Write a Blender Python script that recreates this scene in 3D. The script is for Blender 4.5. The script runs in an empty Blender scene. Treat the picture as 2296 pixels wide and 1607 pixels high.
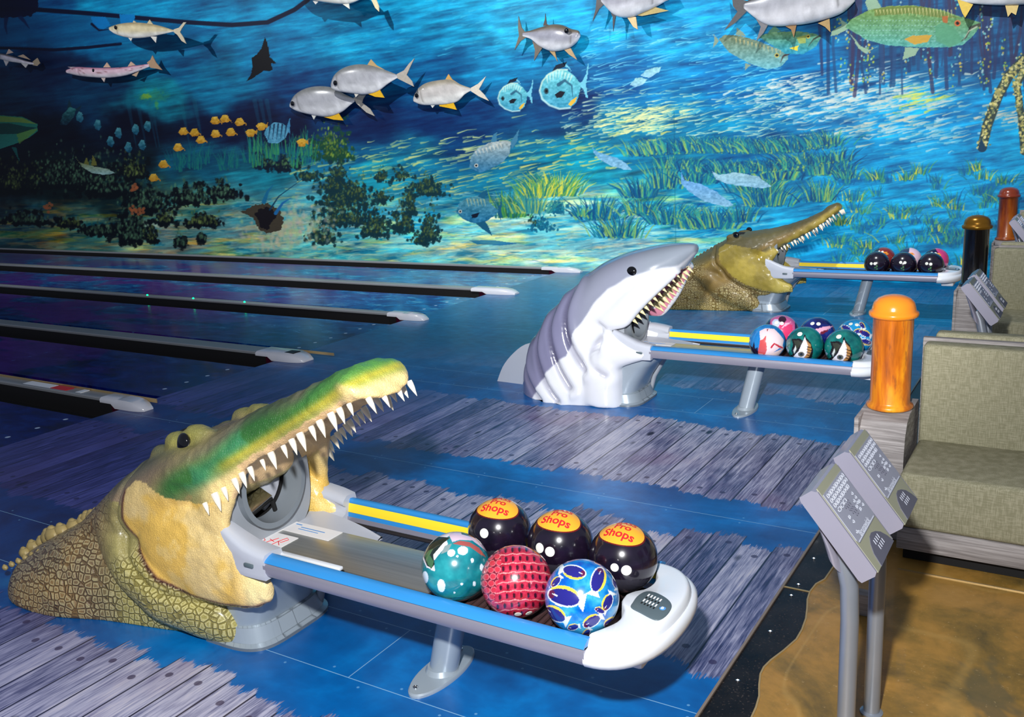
import bpy, bmesh, math, random
import numpy as np
from mathutils import Vector, Matrix, noise as mnoise

random.seed(7)
RNG = np.random.default_rng(7)
C = bpy.context.scene.collection
PI = math.pi

# ------------------------------------------------------------------ camera and room fitted to image coordinates (metres)
# X runs along the lanes (negative = towards the pins), Y across the lanes towards the mural, Z up.
H = 1.8
F_PX, PITCH, ROLL, YAW = 2093.52, 0.238391148, -0.0525059306, -0.561685056
IMG_W, IMG_H = 2296, 1607
_cp, _sp = math.cos(PITCH), math.sin(PITCH)
FW = Vector((math.sin(YAW) * _cp, math.cos(YAW) * _cp, -_sp))
_r = FW.cross(Vector((0, 0, 1))).normalized()
_u = _r.cross(FW)
RT = math.cos(ROLL) * _r + math.sin(ROLL) * _u
UP = -math.sin(ROLL) * _r + math.cos(ROLL) * _u
CAM = Vector((0, 0, H))
WALL_Y = 10.65


def ray(x, y):
    return FW * F_PX + RT * (x - 1148) - UP * (y - 803.5)


def on_z(x, y, z=0.0):
    d = ray(x, y)
    return CAM + d * ((z - H) / d.z)


def on_y(x, y, Y):
    d = ray(x, y)
    return CAM + d * (Y / d.y)


def lin1(c):
    c = c / 255.0
    return c / 12.92 if c <= 0.04045 else ((c + 0.055) / 1.055) ** 2.4


def lin(c):
    return tuple(lin1(v) for v in c)


def nlin(a):
    a = np.clip(np.asarray(a, float) / 255.0, 0, 1)
    return np.where(a <= 0.04045, a / 12.92, ((a + 0.055) / 1.055) ** 2.4)


# ------------------------------------------------------------------ object helpers
def tag(o, label=None, cat=None, group=None, kind=None):
    if label: o['label'] = label
    if cat: o['category'] = cat
    if group: o['group'] = group
    if kind: o['kind'] = kind
    return o


def thing(name, label, cat, loc=(0, 0, 0), rotz=0.0, group=None):
    o = bpy.data.objects.new(name, None)
    C.objects.link(o)
    o.location = loc
    o.rotation_euler = (0, 0, rotz)
    return tag(o, label, cat, group)


def copy_tree(o, parent=None):
    c = o.copy()
    C.objects.link(c)
    c.parent = parent
    for ch in list(o.children):
        copy_tree(ch, c)
    return c


def raw_mesh(name, V, F, smooth=True, col=None, sharp=None):
    me = bpy.data.meshes.new(name)
    V = np.asarray(V, dtype=np.float32).reshape(-1, 3)
    if isinstance(F, np.ndarray) and F.ndim == 2:
        n, k = F.shape
        me.vertices.add(len(V)); me.vertices.foreach_set('co', V.ravel())
        me.loops.add(n * k); me.loops.foreach_set('vertex_index', F.astype(np.int32).ravel())
        me.polygons.add(n)
        me.polygons.foreach_set('loop_start', (np.arange(n) * k).astype(np.int32))
        me.polygons.foreach_set('loop_total', np.full(n, k, dtype=np.int32))
        me.update(calc_edges=True)
    else:
        me.from_pydata([tuple(map(float, v)) for v in V], [], [tuple(int(i) for i in f) for f in F])
        me.update()
    if smooth:
        me.polygons.foreach_set('use_smooth', np.ones(len(me.polygons), dtype=bool))
        if sharp is not None:
            try:
                me.set_sharp_from_angle(angle=math.radians(sharp))
            except Exception:
                pass
    if col is not None:
        col = np.asarray(col, dtype=np.float32)
        if col.shape[1] == 3:
            col = np.concatenate([col, np.ones((len(col), 1), np.float32)], 1)
        a = me.color_attributes.new('Col', 'FLOAT_COLOR', 'POINT')
        a.data.foreach_set('color', col.ravel())
    return me


def link(name, me, m, parent=None, loc=None):
    me.materials.append(m)
    o = bpy.data.objects.new(name, me)
    C.objects.link(o)
    if parent is not None: o.parent = parent
    if loc is not None: o.location = loc
    return o


class MB:
    """collects shapes into one mesh"""

    def __init__(s):
        s.V = []; s.F = []

    def add(s, V, F):
        b = len(s.V)
        s.V += [tuple(v) for v in V]
        s.F += [tuple(b + i for i in f) for f in F]
        return s

    def bm(s, bm):
        bm.verts.ensure_lookup_table(); bm.verts.index_update()
        s.add([v.co[:] for v in bm.verts], [[v.index for v in f.verts] for f in bm.faces])
        bm.free()
        return s

    def box(s, lo, hi, bev=0.0, mat=None, seg=2):
        bm = bmesh.new()
        bmesh.ops.create_cube(bm, size=1)
        for v in bm.verts:
            v.co = Vector([(lo[i] + hi[i]) / 2 + v.co[i] * (hi[i] - lo[i]) for i in range(3)])
        if bev > 0:
            bmesh.ops.bevel(bm, geom=bm.edges[:], offset=bev, segments=seg, affect='EDGES', profile=0.5)
        if mat is not None: bm.transform(mat)
        bm.verts.index_update()
        return s.bm(bm)

    def tube(s, pts, r, n=16, caps=True):
        pts = [Vector(p) for p in pts]
        rs = r if isinstance(r, (list, tuple)) else [r] * len(pts)
        rings = []
        prev = None
        for i, p in enumerate(pts):
            if i == 0: t = pts[1] - pts[0]
            elif i == len(pts) - 1: t = pts[-1] - pts[-2]
            else: t = pts[i + 1] - pts[i - 1]
            t.normalize()
            if prev is None:
                a = Vector((0, 0, 1)) if abs(t.z) < .9 else Vector((1, 0, 0))
                a = (a - t * a.dot(t)).normalized()
            else:
                a = (prev - t * prev.dot(t)).normalized()
            prev = a
            b = t.cross(a)
            rings.append([p + (a * math.cos(2 * PI * k / n) + b * math.sin(2 * PI * k / n)) * rs[i] for k in range(n)])
        return s.rings(rings, caps)

    def rings(s, rings, caps=True, closed=True):
        n = len(rings[0]); b = len(s.V)
        for r in rings: s.V += [tuple(v) for v in r]
        m = n if closed else n - 1
        for i in range(len(rings) - 1):
            for k in range(m):
                k2 = (k + 1) % n
                s.F.append((b + i * n + k, b + i * n + k2, b + (i + 1) * n + k2, b + (i + 1) * n + k))
        if caps:
            s.F.append(tuple(b + k for k in reversed(range(n))))
            s.F.append(tuple(b + (len(rings) - 1) * n + k for k in range(n)))
        return s

    def lathe(s, prof, n=32, c=(0, 0, 0)):
        rings = [[(c[0] + r * math.cos(2 * PI * k / n), c[1] + r * math.sin(2 * PI * k / n), c[2] + z) for k in range(n)] for r, z in prof]
        return s.rings(rings, True)

    def prism(s, poly, d0, d1, f):
        """extrude 2D poly; f(u, v, d) -> 3D"""
        n = len(poly)
        V = [f(u, v, d0) for u, v in poly] + [f(u, v, d1) for u, v in poly]
        F = [tuple(range(n))[::-1], tuple(range(n, 2 * n))]
        F += [(i, (i + 1) % n, n + (i + 1) % n, n + i) for i in range(n)]
        return s.add(V, F)

    def ball(s, c, r, n=16, m=10, sc=(1, 1, 1)):
        rings = []
        for j in range(1, m):
            t = PI * j / m
            rings.append([(c[0] + sc[0] * r * math.sin(t) * math.cos(2 * PI * k / n), c[1] + sc[1] * r * math.sin(t) * math.sin(2 * PI * k / n), c[2] - sc[2] * r * math.cos(t)) for k in range(n)])
        return s.rings(rings, True)

    def build(s, name, m, parent=None, smooth=True, sharp=35, loc=None):
        bm = bmesh.new()
        vs = [bm.verts.new(v) for v in s.V]
        for f in s.F:
            try: bm.faces.new([vs[i] for i in f])
            except ValueError: pass
        bmesh.ops.recalc_face_normals(bm, faces=bm.faces[:])
        me = bpy.data.meshes.new(name)
        bm.to_mesh(me); bm.free()
        if smooth:
            me.polygons.foreach_set('use_smooth', np.ones(len(me.polygons), dtype=bool))
            me.set_sharp_from_angle(angle=math.radians(sharp))
        return link(name, me, m, parent, loc)


def cr(P, n):
    """Catmull-Rom resample of rows of P (k x d) with n samples"""
    P = np.asarray(P, float)
    k = len(P)
    t = np.linspace(0, k - 1 - 1e-9, n)
    i = t.astype(int); f = (t - i)[:, None]
    p0 = P[np.clip(i - 1, 0, k - 1)]; p1 = P[i]; p2 = P[np.clip(i + 1, 0, k - 1)]; p3 = P[np.clip(i + 2, 0, k - 1)]
    return 0.5 * ((2 * p1) + (-p0 + p2) * f + (2 * p0 - 5 * p1 + 4 * p2 - p3) * f ** 2 + (-p0 + 3 * p1 - 3 * p2 + p3) * f ** 3)


def in_poly(px, py, poly):
    inside = np.zeros(px.shape, bool)
    n = len(poly)
    for i in range(n):
        x1, y1 = poly[i]; x2, y2 = poly[(i + 1) % n]
        if y1 == y2: continue
        c = ((y1 > py) != (y2 > py)) & (px < (x2 - x1) * (py - y1) / (y2 - y1) + x1)
        inside ^= c
    return inside


# value noise on arrays (smooth, tileless)
_perm = RNG.random((256, 256))


def vnoise(x, y, seed=0):
    x = x + seed * 17.13; y = y + seed * 31.7
    xi = np.floor(x).astype(int); yi = np.floor(y).astype(int)
    fx = x - xi; fy = y - yi
    fx = fx * fx * (3 - 2 * fx); fy = fy * fy * (3 - 2 * fy)
    a = _perm[xi & 255, yi & 255]; b = _perm[(xi + 1) & 255, yi & 255]
    c = _perm[xi & 255, (yi + 1) & 255]; d = _perm[(xi + 1) & 255, (yi + 1) & 255]
    return (a * (1 - fx) + b * fx) * (1 - fy) + (c * (1 - fx) + d * fx) * fy


def fbm(x, y, seed=0, o=4):
    s = 0; a = .5; t = 0
    for k in range(o):
        s = s + a * vnoise(x * 2 ** k, y * 2 ** k, seed + k); t += a; a *= .5
    return s / t


# ------------------------------------------------------------------ materials
class G:
    """small node builder"""

    def __init__(s, name):
        s.m = bpy.data.materials.new(name); s.m.use_nodes = True
        s.nt = s.m.node_tree; s.nt.nodes.clear()
        s.out = s.nt.nodes.new('ShaderNodeOutputMaterial')
        s.b = s.nt.nodes.new('ShaderNodeBsdfPrincipled')
        s.nt.links.new(s.b.outputs[0], s.out.inputs[0])

    def n(s, t, **k):
        nd = s.nt.nodes.new(t)
        for a, v in k.items(): setattr(nd, a, v)
        return nd

    def put(s, sock, v):
        if isinstance(v, bpy.types.NodeSocket): s.nt.links.new(v, sock)
        elif v is not None:
            if hasattr(sock.default_value, '__len__') and not isinstance(v, (int, float)):
                v = tuple(v)
                if len(sock.default_value) == 4 and len(v) == 3: v = v + (1,)
            sock.default_value = v

    def math(s, op, a, b=None, c=None, clamp=False):
        nd = s.n('ShaderNodeMath', operation=op, use_clamp=clamp)
        s.put(nd.inputs[0], a)
        if b is not None: s.put(nd.inputs[1], b)
        if c is not None: s.put(nd.inputs[2], c)
        return nd.outputs[0]

    def mix(s, f, a, b, mode='MIX'):
        nd = s.n('ShaderNodeMix', data_type='RGBA', blend_type=mode)
        s.put(nd.inputs[0], f); s.put(nd.inputs[6], a); s.put(nd.inputs[7], b)
        return nd.outputs[2]

    def pos(s):
        nd = s.n('ShaderNodeTexCoord')
        return nd.outputs['Object']

    def sep(s, v):
        nd = s.n('ShaderNodeSeparateXYZ'); s.put(nd.inputs[0], v)
        return nd.outputs[0], nd.outputs[1], nd.outputs[2]

    def comb(s, x, y, z=0.0):
        nd = s.n('ShaderNodeCombineXYZ'); s.put(nd.inputs[0], x); s.put(nd.inputs[1], y); s.put(nd.inputs[2], z)
        return nd.outputs[0]

    def map(s, v, sc=(1, 1, 1), loc=(0, 0, 0), rot=(0, 0, 0)):
        nd = s.n('ShaderNodeMapping'); s.put(nd.inputs[0], v)
        nd.inputs['Location'].default_value = loc; nd.inputs['Rotation'].default_value = rot; nd.inputs['Scale'].default_value = sc
        return nd.outputs[0]

    def noise(s, v, scale=5, detail=3, rough=.5, dist=0.0, color=False):
        nd = s.n('ShaderNodeTexNoise'); s.put(nd.inputs['Vector'], v)
        nd.inputs['Scale'].default_value = scale; nd.inputs['Detail'].default_value = detail
        nd.inputs['Roughness'].default_value = rough; nd.inputs['Distortion'].default_value = dist
        return nd.outputs[1 if color else 0]

    def vor(s, v, scale=5, feature='F1', rnd=1.0, out=0):
        nd = s.n('ShaderNodeTexVoronoi', feature=feature); s.put(nd.inputs['Vector'], v)
        nd.inputs['Scale'].default_value = scale; nd.inputs['Randomness'].default_value = rnd
        return nd.outputs[out]

    def white(s, v, dim='2D'):
        nd = s.n('ShaderNodeTexWhiteNoise', noise_dimensions=dim)
        s.put(nd.inputs['Vector' if dim != '1D' else 'W'], v)
        return nd.outputs[0]

    def ramp(s, f, stops, interp='LINEAR'):
        nd = s.n('ShaderNodeValToRGB'); s.put(nd.inputs[0], f)
        cr_ = nd.color_ramp; cr_.interpolation = interp
        while len(cr_.elements) < len(stops): cr_.elements.new(.5)
        for e, (p, c) in zip(cr_.elements, stops):
            e.position = p; e.color = tuple(c) + (1,) if len(c) == 3 else c
        return nd.outputs[0]

    def step(s, v, lo, hi):
        nd = s.n('ShaderNodeMapRange', interpolation_type='SMOOTHSTEP', clamp=True)
        s.put(nd.inputs[0], v); nd.inputs[1].default_value = lo; nd.inputs[2].default_value = hi
        nd.inputs[3].default_value = 0; nd.inputs[4].default_value = 1
        return nd.outputs[0]

    def bump(s, h, strength=.3, dist=.01):
        nd = s.n('ShaderNodeBump'); s.put(nd.inputs['Height'], h)
        nd.inputs['Strength'].default_value = strength; nd.inputs['Distance'].default_value = dist
        s.put(s.b.inputs['Normal'], nd.outputs[0])
        return nd

    def attr(s, name='Col'):
        nd = s.n('ShaderNodeAttribute', attribute_name=name)
        return nd.outputs['Color'], nd.outputs['Alpha']

    def set(s, **k):
        for a, v in k.items():
            s.put(s.b.inputs[{'base': 'Base Color', 'rough': 'Roughness', 'metal': 'Metallic', 'coat': 'Coat Weight',
                              'coatr': 'Coat Roughness', 'spec': 'Specular IOR Level', 'emit': 'Emission Color', 'es': 'Emission Strength',
                              'trans': 'Transmission Weight', 'sub': 'Subsurface Weight'}[a]], v)
        return s.m


def M(name, c, rough=.5, metal=0.0, coat=0.0, var=.08, scale=12, bump=0.0, bscale=60, spec=.5):
    g = G(name)
    p = g.pos()
    base = lin(c)
    n = g.noise(p, scale, 3)
    dark = tuple(v * (1 - var) for v in base); light = tuple(min(1, v * (1 + var)) for v in base)
    g.set(base=g.mix(n, dark, light), rough=rough, metal=metal, coat=coat, spec=spec)
    if coat: g.set(coatr=.06)
    if bump: g.bump(g.noise(p, bscale, 3), bump, .004)
    return g.m


def Mcol(name, rough=.5, coat=0.0, bump=0.0, bscale=60, var=.1, nscale=40, spec=.5, coatr=.05):
    g = G(name)
    p = g.pos()
    c, a = g.attr()
    n = g.noise(p, nscale, 4)
    g.set(base=g.mix(.5, c, g.mix(n, tuple([1 - var * 2.5] * 3), tuple([1 + var] * 3)), 'MULTIPLY') if var else c, rough=rough, coat=coat, spec=spec, coatr=coatr)
    if var:
        nd = [x for x in g.nt.nodes if x.bl_idname == 'ShaderNodeMix' and x.blend_type == 'MULTIPLY'][0]
        nd.inputs[0].default_value = 1.0
    if bump: g.bump(g.noise(p, bscale, 3), bump, .004)
    return g.m


MAT = {}
MAT['white_plastic'] = M('white_plastic', (226, 230, 236), .25, coat=.4, var=.02)
MAT['grey_plastic'] = M('grey_plastic', (150, 156, 164), .4, var=.03, coat=.1)
MAT['light_grey_plastic'] = M('light_grey_plastic', (190, 194, 204), .35, var=.03, coat=.2)
MAT['dark_grey_plastic'] = M('dark_grey_plastic', (86, 100, 106), .45, var=.04)
MAT['hole_black'] = M('hole_black', (4, 4, 5), .8, var=.1)
MAT['rubber'] = M('rubber', (28, 24, 26), .6)
MAT['blue_trim'] = M('blue_trim', (48, 138, 206), .35, var=.03, coat=.2)
MAT['yellow_stripe'] = M('yellow_stripe', (250, 218, 48), .4, var=.02)
MAT['alu'] = M('brushed_aluminium', (160, 158, 172), .32, metal=.45, var=.05)
MAT['tube_grey'] = M('tube_grey_paint', (158, 170, 180), .3, metal=.2, var=.03, coat=.2)
MAT['chrome'] = M('chrome', (200, 200, 200), .15, metal=1.0, var=.02)
MAT['ivory'] = M('tooth_ivory', (250, 238, 214), .3, coat=.3, var=.05, scale=30)
MAT['eye_black'] = M('eye_black', (6, 5, 6), .05, coat=1.0, var=0)
MAT['decal_white'] = M('decal_white', (242, 240, 240), .5, var=.02)
MAT['decal_red'] = M('decal_red', (214, 30, 40), .5)
MAT['decal_black'] = M('decal_black', (12, 10, 14), .5)
MAT['decal_blue'] = M('decal_blue', (84, 150, 216), .4)
MAT['orange'] = M('decal_orange', (248, 176, 48), .25, coat=.6, var=.05)
MAT['plug_white'] = M('plug_white', (232, 234, 222), .3, var=.02)
# ------------------------------------------------------------------ camera
cam_data = bpy.data.cameras.new('camera')
cam = bpy.data.objects.new('camera', cam_data)
C.objects.link(cam)
cam.matrix_world = Matrix((
    (RT.x, UP.x, -FW.x, CAM.x), (RT.y, UP.y, -FW.y, CAM.y), (RT.z, UP.z, -FW.z, CAM.z), (0, 0, 0, 1)))
cam_data.sensor_fit = 'HORIZONTAL'
cam_data.sensor_width = 36.0
cam_data.lens = F_PX / IMG_W * 36.0
cam_data.clip_start = .05
cam_data.clip_end = 200
bpy.context.scene.camera = cam
sc = bpy.context.scene
sc.view_settings.view_transform = 'Standard'
sc.view_settings.look = 'None'
sc.view_settings.gamma = 1
sc.view_settings.exposure = 0.0
sc.cycles.max_bounces = 5
sc.cycles.use_adaptive_sampling = True
sc.cycles.adaptive_threshold = .025
sc.cycles.diffuse_bounces = 2
sc.cycles.glossy_bounces = 3
sc.cycles.use_denoising = True

# ------------------------------------------------------------------ light
w = bpy.data.worlds.new('hall_ambient'); sc.world = w; w.use_nodes = True
w.node_tree.nodes['Background'].inputs[0].default_value = (.62, .74, 1.0, 1)
w.node_tree.nodes['Background'].inputs[1].default_value = .21


def spot(name, loc, aim, power, angle, blend, size, col=(1, 1, 1)):
    d = bpy.data.lights.new(name, 'SPOT')
    d.energy = power; d.spot_size = math.radians(angle); d.spot_blend = blend; d.shadow_soft_size = size; d.color = col
    o = bpy.data.objects.new(name, d); C.objects.link(o)
    o.location = loc
    o.rotation_euler = (Vector(aim) - Vector(loc)).to_track_quat('-Z', 'Y').to_euler()
    return o


# the photographer's flash: a wide head just above the camera; the second spot is an added fill for the far hall
spot('flash_wide_head', (-.22, -.05, 2.42), (-2.6, 3.6, .2), 730, 100, .7, .06)
spot('far_fill_spot', (-.24, -.08, 2.46), (-3.6, 8.6, .9), 1600, 52, 1.0, .06)
# ceiling wall washers that light the mural and throw the shadows of the mounted fish downwards
for i, (x, pw) in enumerate(((-13.0, 520), (-7.0, 900), (-1.8, 760))):
    spot('ceiling_wall_washer', (x, 6.4, 5.0), (x - .2, 10.65, 1.7), pw, 110, .8, .05, (.96, .98, 1.0))

# ------------------------------------------------------------------ floors
FOUL = -5.85
EDGE = -.925


def floor_material():
    g = G('approach_print')
    X, Y, Z = g.sep(g.pos())
    P = g.comb(X, Y, 0)
    PW = .142
    # signed distance to the centre line of the nearest ball return
    v = g.math('SUBTRACT', g.math('MODULO', g.math('ADD', Y, -2.28 + 1.655 + 33.1), 3.31), 1.655)
    av = g.math('ABSOLUTE', v)
    bay = g.math('FLOOR', g.math('DIVIDE', g.math('ADD', Y, -2.28 + 33.1), 1.655))
    xs = g.math('ADD', g.math('DIVIDE', X, PW), g.math('MULTIPLY', bay, .37))
    pid = g.math('FLOOR', xs)
    fx = g.math('SUBTRACT', xs, pid)
    rid = g.white(g.comb(pid, bay))
    rid2 = g.white(g.comb(g.math('ADD', pid, 17.3), bay))
    fine = g.noise(g.map(P, (150, 14, 1)), 1, 4, .7)
    coarse = g.noise(g.map(P, (26, 9, 1)), 1, 3)
    jag = g.math('MULTIPLY', g.math('SUBTRACT', fine, .5), .12)
    jag = g.math('ADD', jag, g.math('MULTIPLY', g.math('SUBTRACT', coarse, .5), .14))
    lo = g.math('ADD', g.math('MULTIPLY', rid, .10), .34)
    hi = g.math('SUBTRACT', 1.50, g.math('MULTIPLY', rid2, .14))
    d1 = g.math('ADD', g.math('SUBTRACT', av, lo), jag)
    d2 = g.math('ADD', g.math('SUBTRACT', hi, av), jag)
    dm = g.math('MINIMUM', d1, d2)
    wood = g.step(dm, -.004, .012)
    # gap between planks
    gapn = g.noise(g.map(P, (3, 5, 1)), 1, 2)
    edge = g.math('MINIMUM', fx, g.math('SUBTRACT', 1, fx))
    gap = g.step(edge, .008, .045)
    # grain
    grain = g.noise(g.map(P, (95, 4.2, 1)), 1, 5, .65, .6)
    grain2 = g.noise(g.map(P, (300, 9, 1)), 1, 3, .6)
    kn = g.noise(g.map(P, (9, 3, 1)), 1, 3, .5, 1.5)
    gg = g.math('ADD', g.math('MULTIPLY', grain, .75), g.math('ADD', g.math('MULTIPLY', grain2, .3), g.math('MULTIPLY', kn, .3)))
    gg = g.math('ADD', gg, g.math('MULTIPLY', g.math('SUBTRACT', rid2, .5), .22))
    wc = g.ramp(gg, [(.40, lin((22, 26, 58))), (.52, lin((62, 66, 106))), (.64, lin((118, 120, 152))), (.78, lin((176, 176, 200))), (.92, lin((206, 200, 208)))])
    tint = g.noise(P, 1.6, 3)
    wc = g.mix(g.step(tint, .5, .72), wc, g.mix(.5, wc, lin((112, 70, 110))))
    # nail heads near plank ends
    nx = g.math('MULTIPLY', g.math('SUBTRACT', fx, g.math('ADD', .35, g.math('MULTIPLY', rid, .3))), PW)

    def dot(yc, r):
        dy = g.math('SUBTRACT', av, yc)
        return g.math('SQRT', g.math('ADD', g.math('MULTIPLY', nx, nx), g.math('MULTIPLY', dy, dy)))
    dd = g.math('MINIMUM', dot(g.math('ADD', lo, .10), 0), dot(g.math('SUBTRACT', hi, .09), 0))
    nail = g.math('SUBTRACT', 1, g.step(dd, .012, .017))
    wc = g.mix(g.math('MULTIPLY', nail, .8), wc, lin((44, 30, 70)))
    wc = g.mix(g.math('SUBTRACT', 1, gap), wc, lin((14, 18, 48)))
    # knots
    kv = g.vor(g.map(P, (5, 2.2, 1)), 1, 'F1')
    wc = g.mix(g.math('SUBTRACT', 1, g.step(kv, .05, .12)), wc, lin((20, 22, 50)))
    # water print between the planks
    wn = g.noise(P, 2.2, 4, .6, .5)
    wn2 = g.noise(g.map(P, (1, 1.6, 1)), 9, 4, .6)
    blue = g.ramp(g.math('ADD', g.math('MULTIPLY', wn, .8), g.math('MULTIPLY', wn2, .2)),
                  [(.3, lin((0, 66, 128))), (.5, lin((0, 96, 168))), (.62, lin((0, 120, 196))), (.75, lin((30, 134, 204)))])
    # the print turns dark indigo towards the foul line and teal in the far bays
    ind = g.math('ADD', g.math('MULTIPLY', X, -1), g.math('MULTIPLY', g.noise(P, 1.1, 2), 1.0))
    fi = g.math('MULTIPLY', g.step(ind, 2.9, 5.2), g.math('SUBTRACT', 1, g.math('MULTIPLY', g.step(Y, 4.3, 6.3), .8)))
    fw_ = g.math('MULTIPLY', fi, .72)
    blue = g.mix(fi, blue, g.ramp(wn, [(.35, lin((0, 22, 84))), (.6, lin((0, 52, 124))), (.75, lin((10, 90, 150)))]))
    wc_dark = g.mix(.85, wc, lin((70, 84, 205)), 'MULTIPLY')
    wc_dark = g.mix(.12, wc_dark, lin((44, 40, 130)))
    wc = g.mix(fi, wc, wc_dark)
    far = g.step(g.math('ADD', Y, g.math('MULTIPLY', wn, 1.2)), 5.9, 7.4)
    blue = g.mix(g.math('MULTIPLY', far, .75), blue, g.ramp(wn2, [(.35, lin((0, 80, 124))), (.6, lin((0, 106, 152))), (.8, lin((10, 128, 170)))]))
    wood = g.math('MULTIPLY', wood, g.math('SUBTRACT', 1, g.math('MULTIPLY', far, .88)))
    # wood melts into blue on the left of the second bay
    lf = g.math('MULTIPLY', g.step(g.math('SUBTRACT', g.math('MULTIPLY', X, -1), g.math('MULTIPLY', wn, .6)), 2.9, 3.9), g.step(Y, 4.3, 5.2))
    wood = g.math('MULTIPLY', wood, g.math('SUBTRACT', 1, g.math('MULTIPLY', lf, .8)))
    base = g.mix(wood, blue, wc)
    # seams
    def line(val, w_):
        return g.math('SUBTRACT', 1, g.step(g.math('ABSOLUTE', val), w_ * .5, w_))
    s = line(g.math('SUBTRACT', av, .175), .0022)
    s = g.math('MAXIMUM', s, line(g.math('SUBTRACT', 1.655, av), .0022))
    cross = g.math('MULTIPLY', line(g.math('ADD', X, 2.06), .0022), g.math('LESS_THAN', av, .175))
    s = g.math('MAXIMUM', s, cross)
    base = g.mix(g.math('MULTIPLY', s, .75), base, lin((150, 196, 226)))
    # screw plugs beside the seams
    def dots(d, per, r, off=0.0):
        a = g.math('SUBTRACT', g.math('MODULO', g.math('ADD', X, 50 + off), per), per / 2)
        return g.math('SUBTRACT', 1, g.step(g.math('SQRT', g.math('ADD', g.math('MULTIPLY', a, a), g.math('MULTIPLY', d, d))), r * .7, r))
    k = dots(g.math('SUBTRACT', av, .145), .3, .006)
    k = g.math('MAXIMUM', k, dots(g.math('SUBTRACT', av, .205), .34, .006, .1))
    k = g.math('MAXIMUM', k, dots(g.math('SUBTRACT', 1.655 - .03, av), .36, .006, .05))
    base = g.mix(g.math('MULTIPLY', k, .55), base, lin((120, 180, 220)))
    g.set(base=base, rough=g.math('ADD', .26, g.math('MULTIPLY', grain, .16)), spec=.45, coat=.12, coatr=.15)
    g.bump(g.math('ADD', grain, g.math('MULTIPLY', gap, .5)), .06, .002)
    return g.m


def lane_material():
    g = G('lane_print')
    X, Y, Z = g.sep(g.pos())
    P = g.comb(X, Y, 0)
    n = g.noise(g.map(P, (.75, 1.6, 1)), 1, 5, .65, .4)
    n2 = g.noise(g.map(P, (3.5, 7, 1)), 1, 5, .7, .6)
    near = g.step(Y, 4.3, 9.8)
    c1 = g.ramp(n2, [(.36, lin((2, 6, 62))), (.55, lin((0, 24, 104))), (.72, lin((14, 58, 140)))])
    c2 = g.ramp(n2, [(.38, lin((6, 50, 130))), (.5, lin((0, 100, 176))), (.58, lin((10, 130, 196))), (.68, lin((96, 180, 210)))])
    base = g.mix(near, c1, c2)
    pur = g.math('MULTIPLY', g.step(n, .44, .52), g.step(g.math('MULTIPLY', X, -1), 6.2, 9.5))
    base = g.mix(g.math('MULTIPLY', pur, .85), base, g.mix(n2, lin((56, 8, 110)), lin((112, 30, 150))))
    dk = g.step(g.math('MULTIPLY', X, -1), 8.5, 17.0)
    base = g.mix(g.math('MULTIPLY', dk, .55), base, lin((10, 14, 96)))
    # foul line dots
    a = g.math('SUBTRACT', g.math('MODULO', g.math('ADD', Y, 50), .21), .105)
    d = g.math('ADD', X, 6.02)
    dd = g.math('SQRT', g.math('ADD', g.math('MULTIPLY', a, a), g.math('MULTIPLY', d, d)))
    base = g.mix(g.math('SUBTRACT', 1, g.step(dd, .014, .02)), base, lin((196, 214, 236)))
    d2 = g.math('ADD', X, 8.3)
    a2 = g.math('SUBTRACT', g.math('MODULO', g.math('ADD', Y, 50), .16), .08)
    dd2 = g.math('SQRT', g.math('ADD', g.math('MULTIPLY', a2, a2), g.math('MULTIPLY', d2, d2)))
    base = g.mix(g.math('MULTIPLY', g.math('SUBTRACT', 1, g.step(dd2, .012, .02)), .4), base, lin((90, 120, 200)))
    g.set(base=base, rough=.22, coat=.12, coatr=.08)
    return g.m


M_APPROACH = floor_material()
M_LANE = lane_material()


def slab(name, x0, x1, y0, y1, z0, z1, m):
    o = MB().box((x0, y0, z0), (x1, y1, z1)).build(name, m, smooth=False)
    return tag(o, kind='structure')


slab('floor', FOUL, EDGE, -2.5, WALL_Y, -.14, 0, M_APPROACH)
lanes = [(-2.5, 3.745), (4.33, 5.27), (5.92, 7.07), (7.66, 8.58), (9.24, 10.30)]
for y0, y1 in lanes:
    slab('floor', -24.5, FOUL, y0, y1, -.14, 0, M_LANE)
M_GUTTER = M('gutter_black', (22, 21, 22), .35, var=.25, scale=300)
for y0, y1 in ((3.745, 4.33), (5.27, 5.92), (7.07, 7.66), (8.58, 9.24), (10.30, 10.65)):
    slab('floor', -24.5, FOUL, y0, y1, -.14, -.095, M_GUTTER)

# brown stained concrete of the seating area
g = G('stained_concrete')
P = g.pos()
n = g.noise(P, 2.6, 6, .62, .8); n2 = g.noise(P, 14, 5, .7)
base = g.ramp(g.math('ADD', g.math('MULTIPLY', n, .75), g.math('MULTIPLY', n2, .25)),
              [(.33, lin((92, 76, 40))), (.45, lin((134, 104, 46))), (.55, lin((164, 122, 54))), (.68, lin((178, 134, 66))), (.8, lin((170, 140, 90)))])
st = g.noise(g.map(P, (1, 1, 1), (3.1, .7, 0)), 1.9, 4, .6, .6)
base = g.mix(g.math('MULTIPLY', g.step(st, .56, .64), .7), base, lin((88, 82, 58)))
sp = g.noise(P, 90, 2)
base = g.mix(g.math('MULTIPLY', g.step(sp, .68, .74), .4), base, lin((190, 160, 110)))
crk = g.math('ABSOLUTE', g.math('SUBTRACT', g.noise(g.map(P, (1, .45, 1), (.3, .2, 0)), 1.3, 2, .5, .4), .5))
base = g.mix(g.math('MULTIPLY', g.math('SUBTRACT', 1, g.step(crk, .0, .012)), .22), base, lin((196, 160, 92)))
g.set(base=base, rough=.38, coat=.15)
M_CONC = g.m
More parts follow.
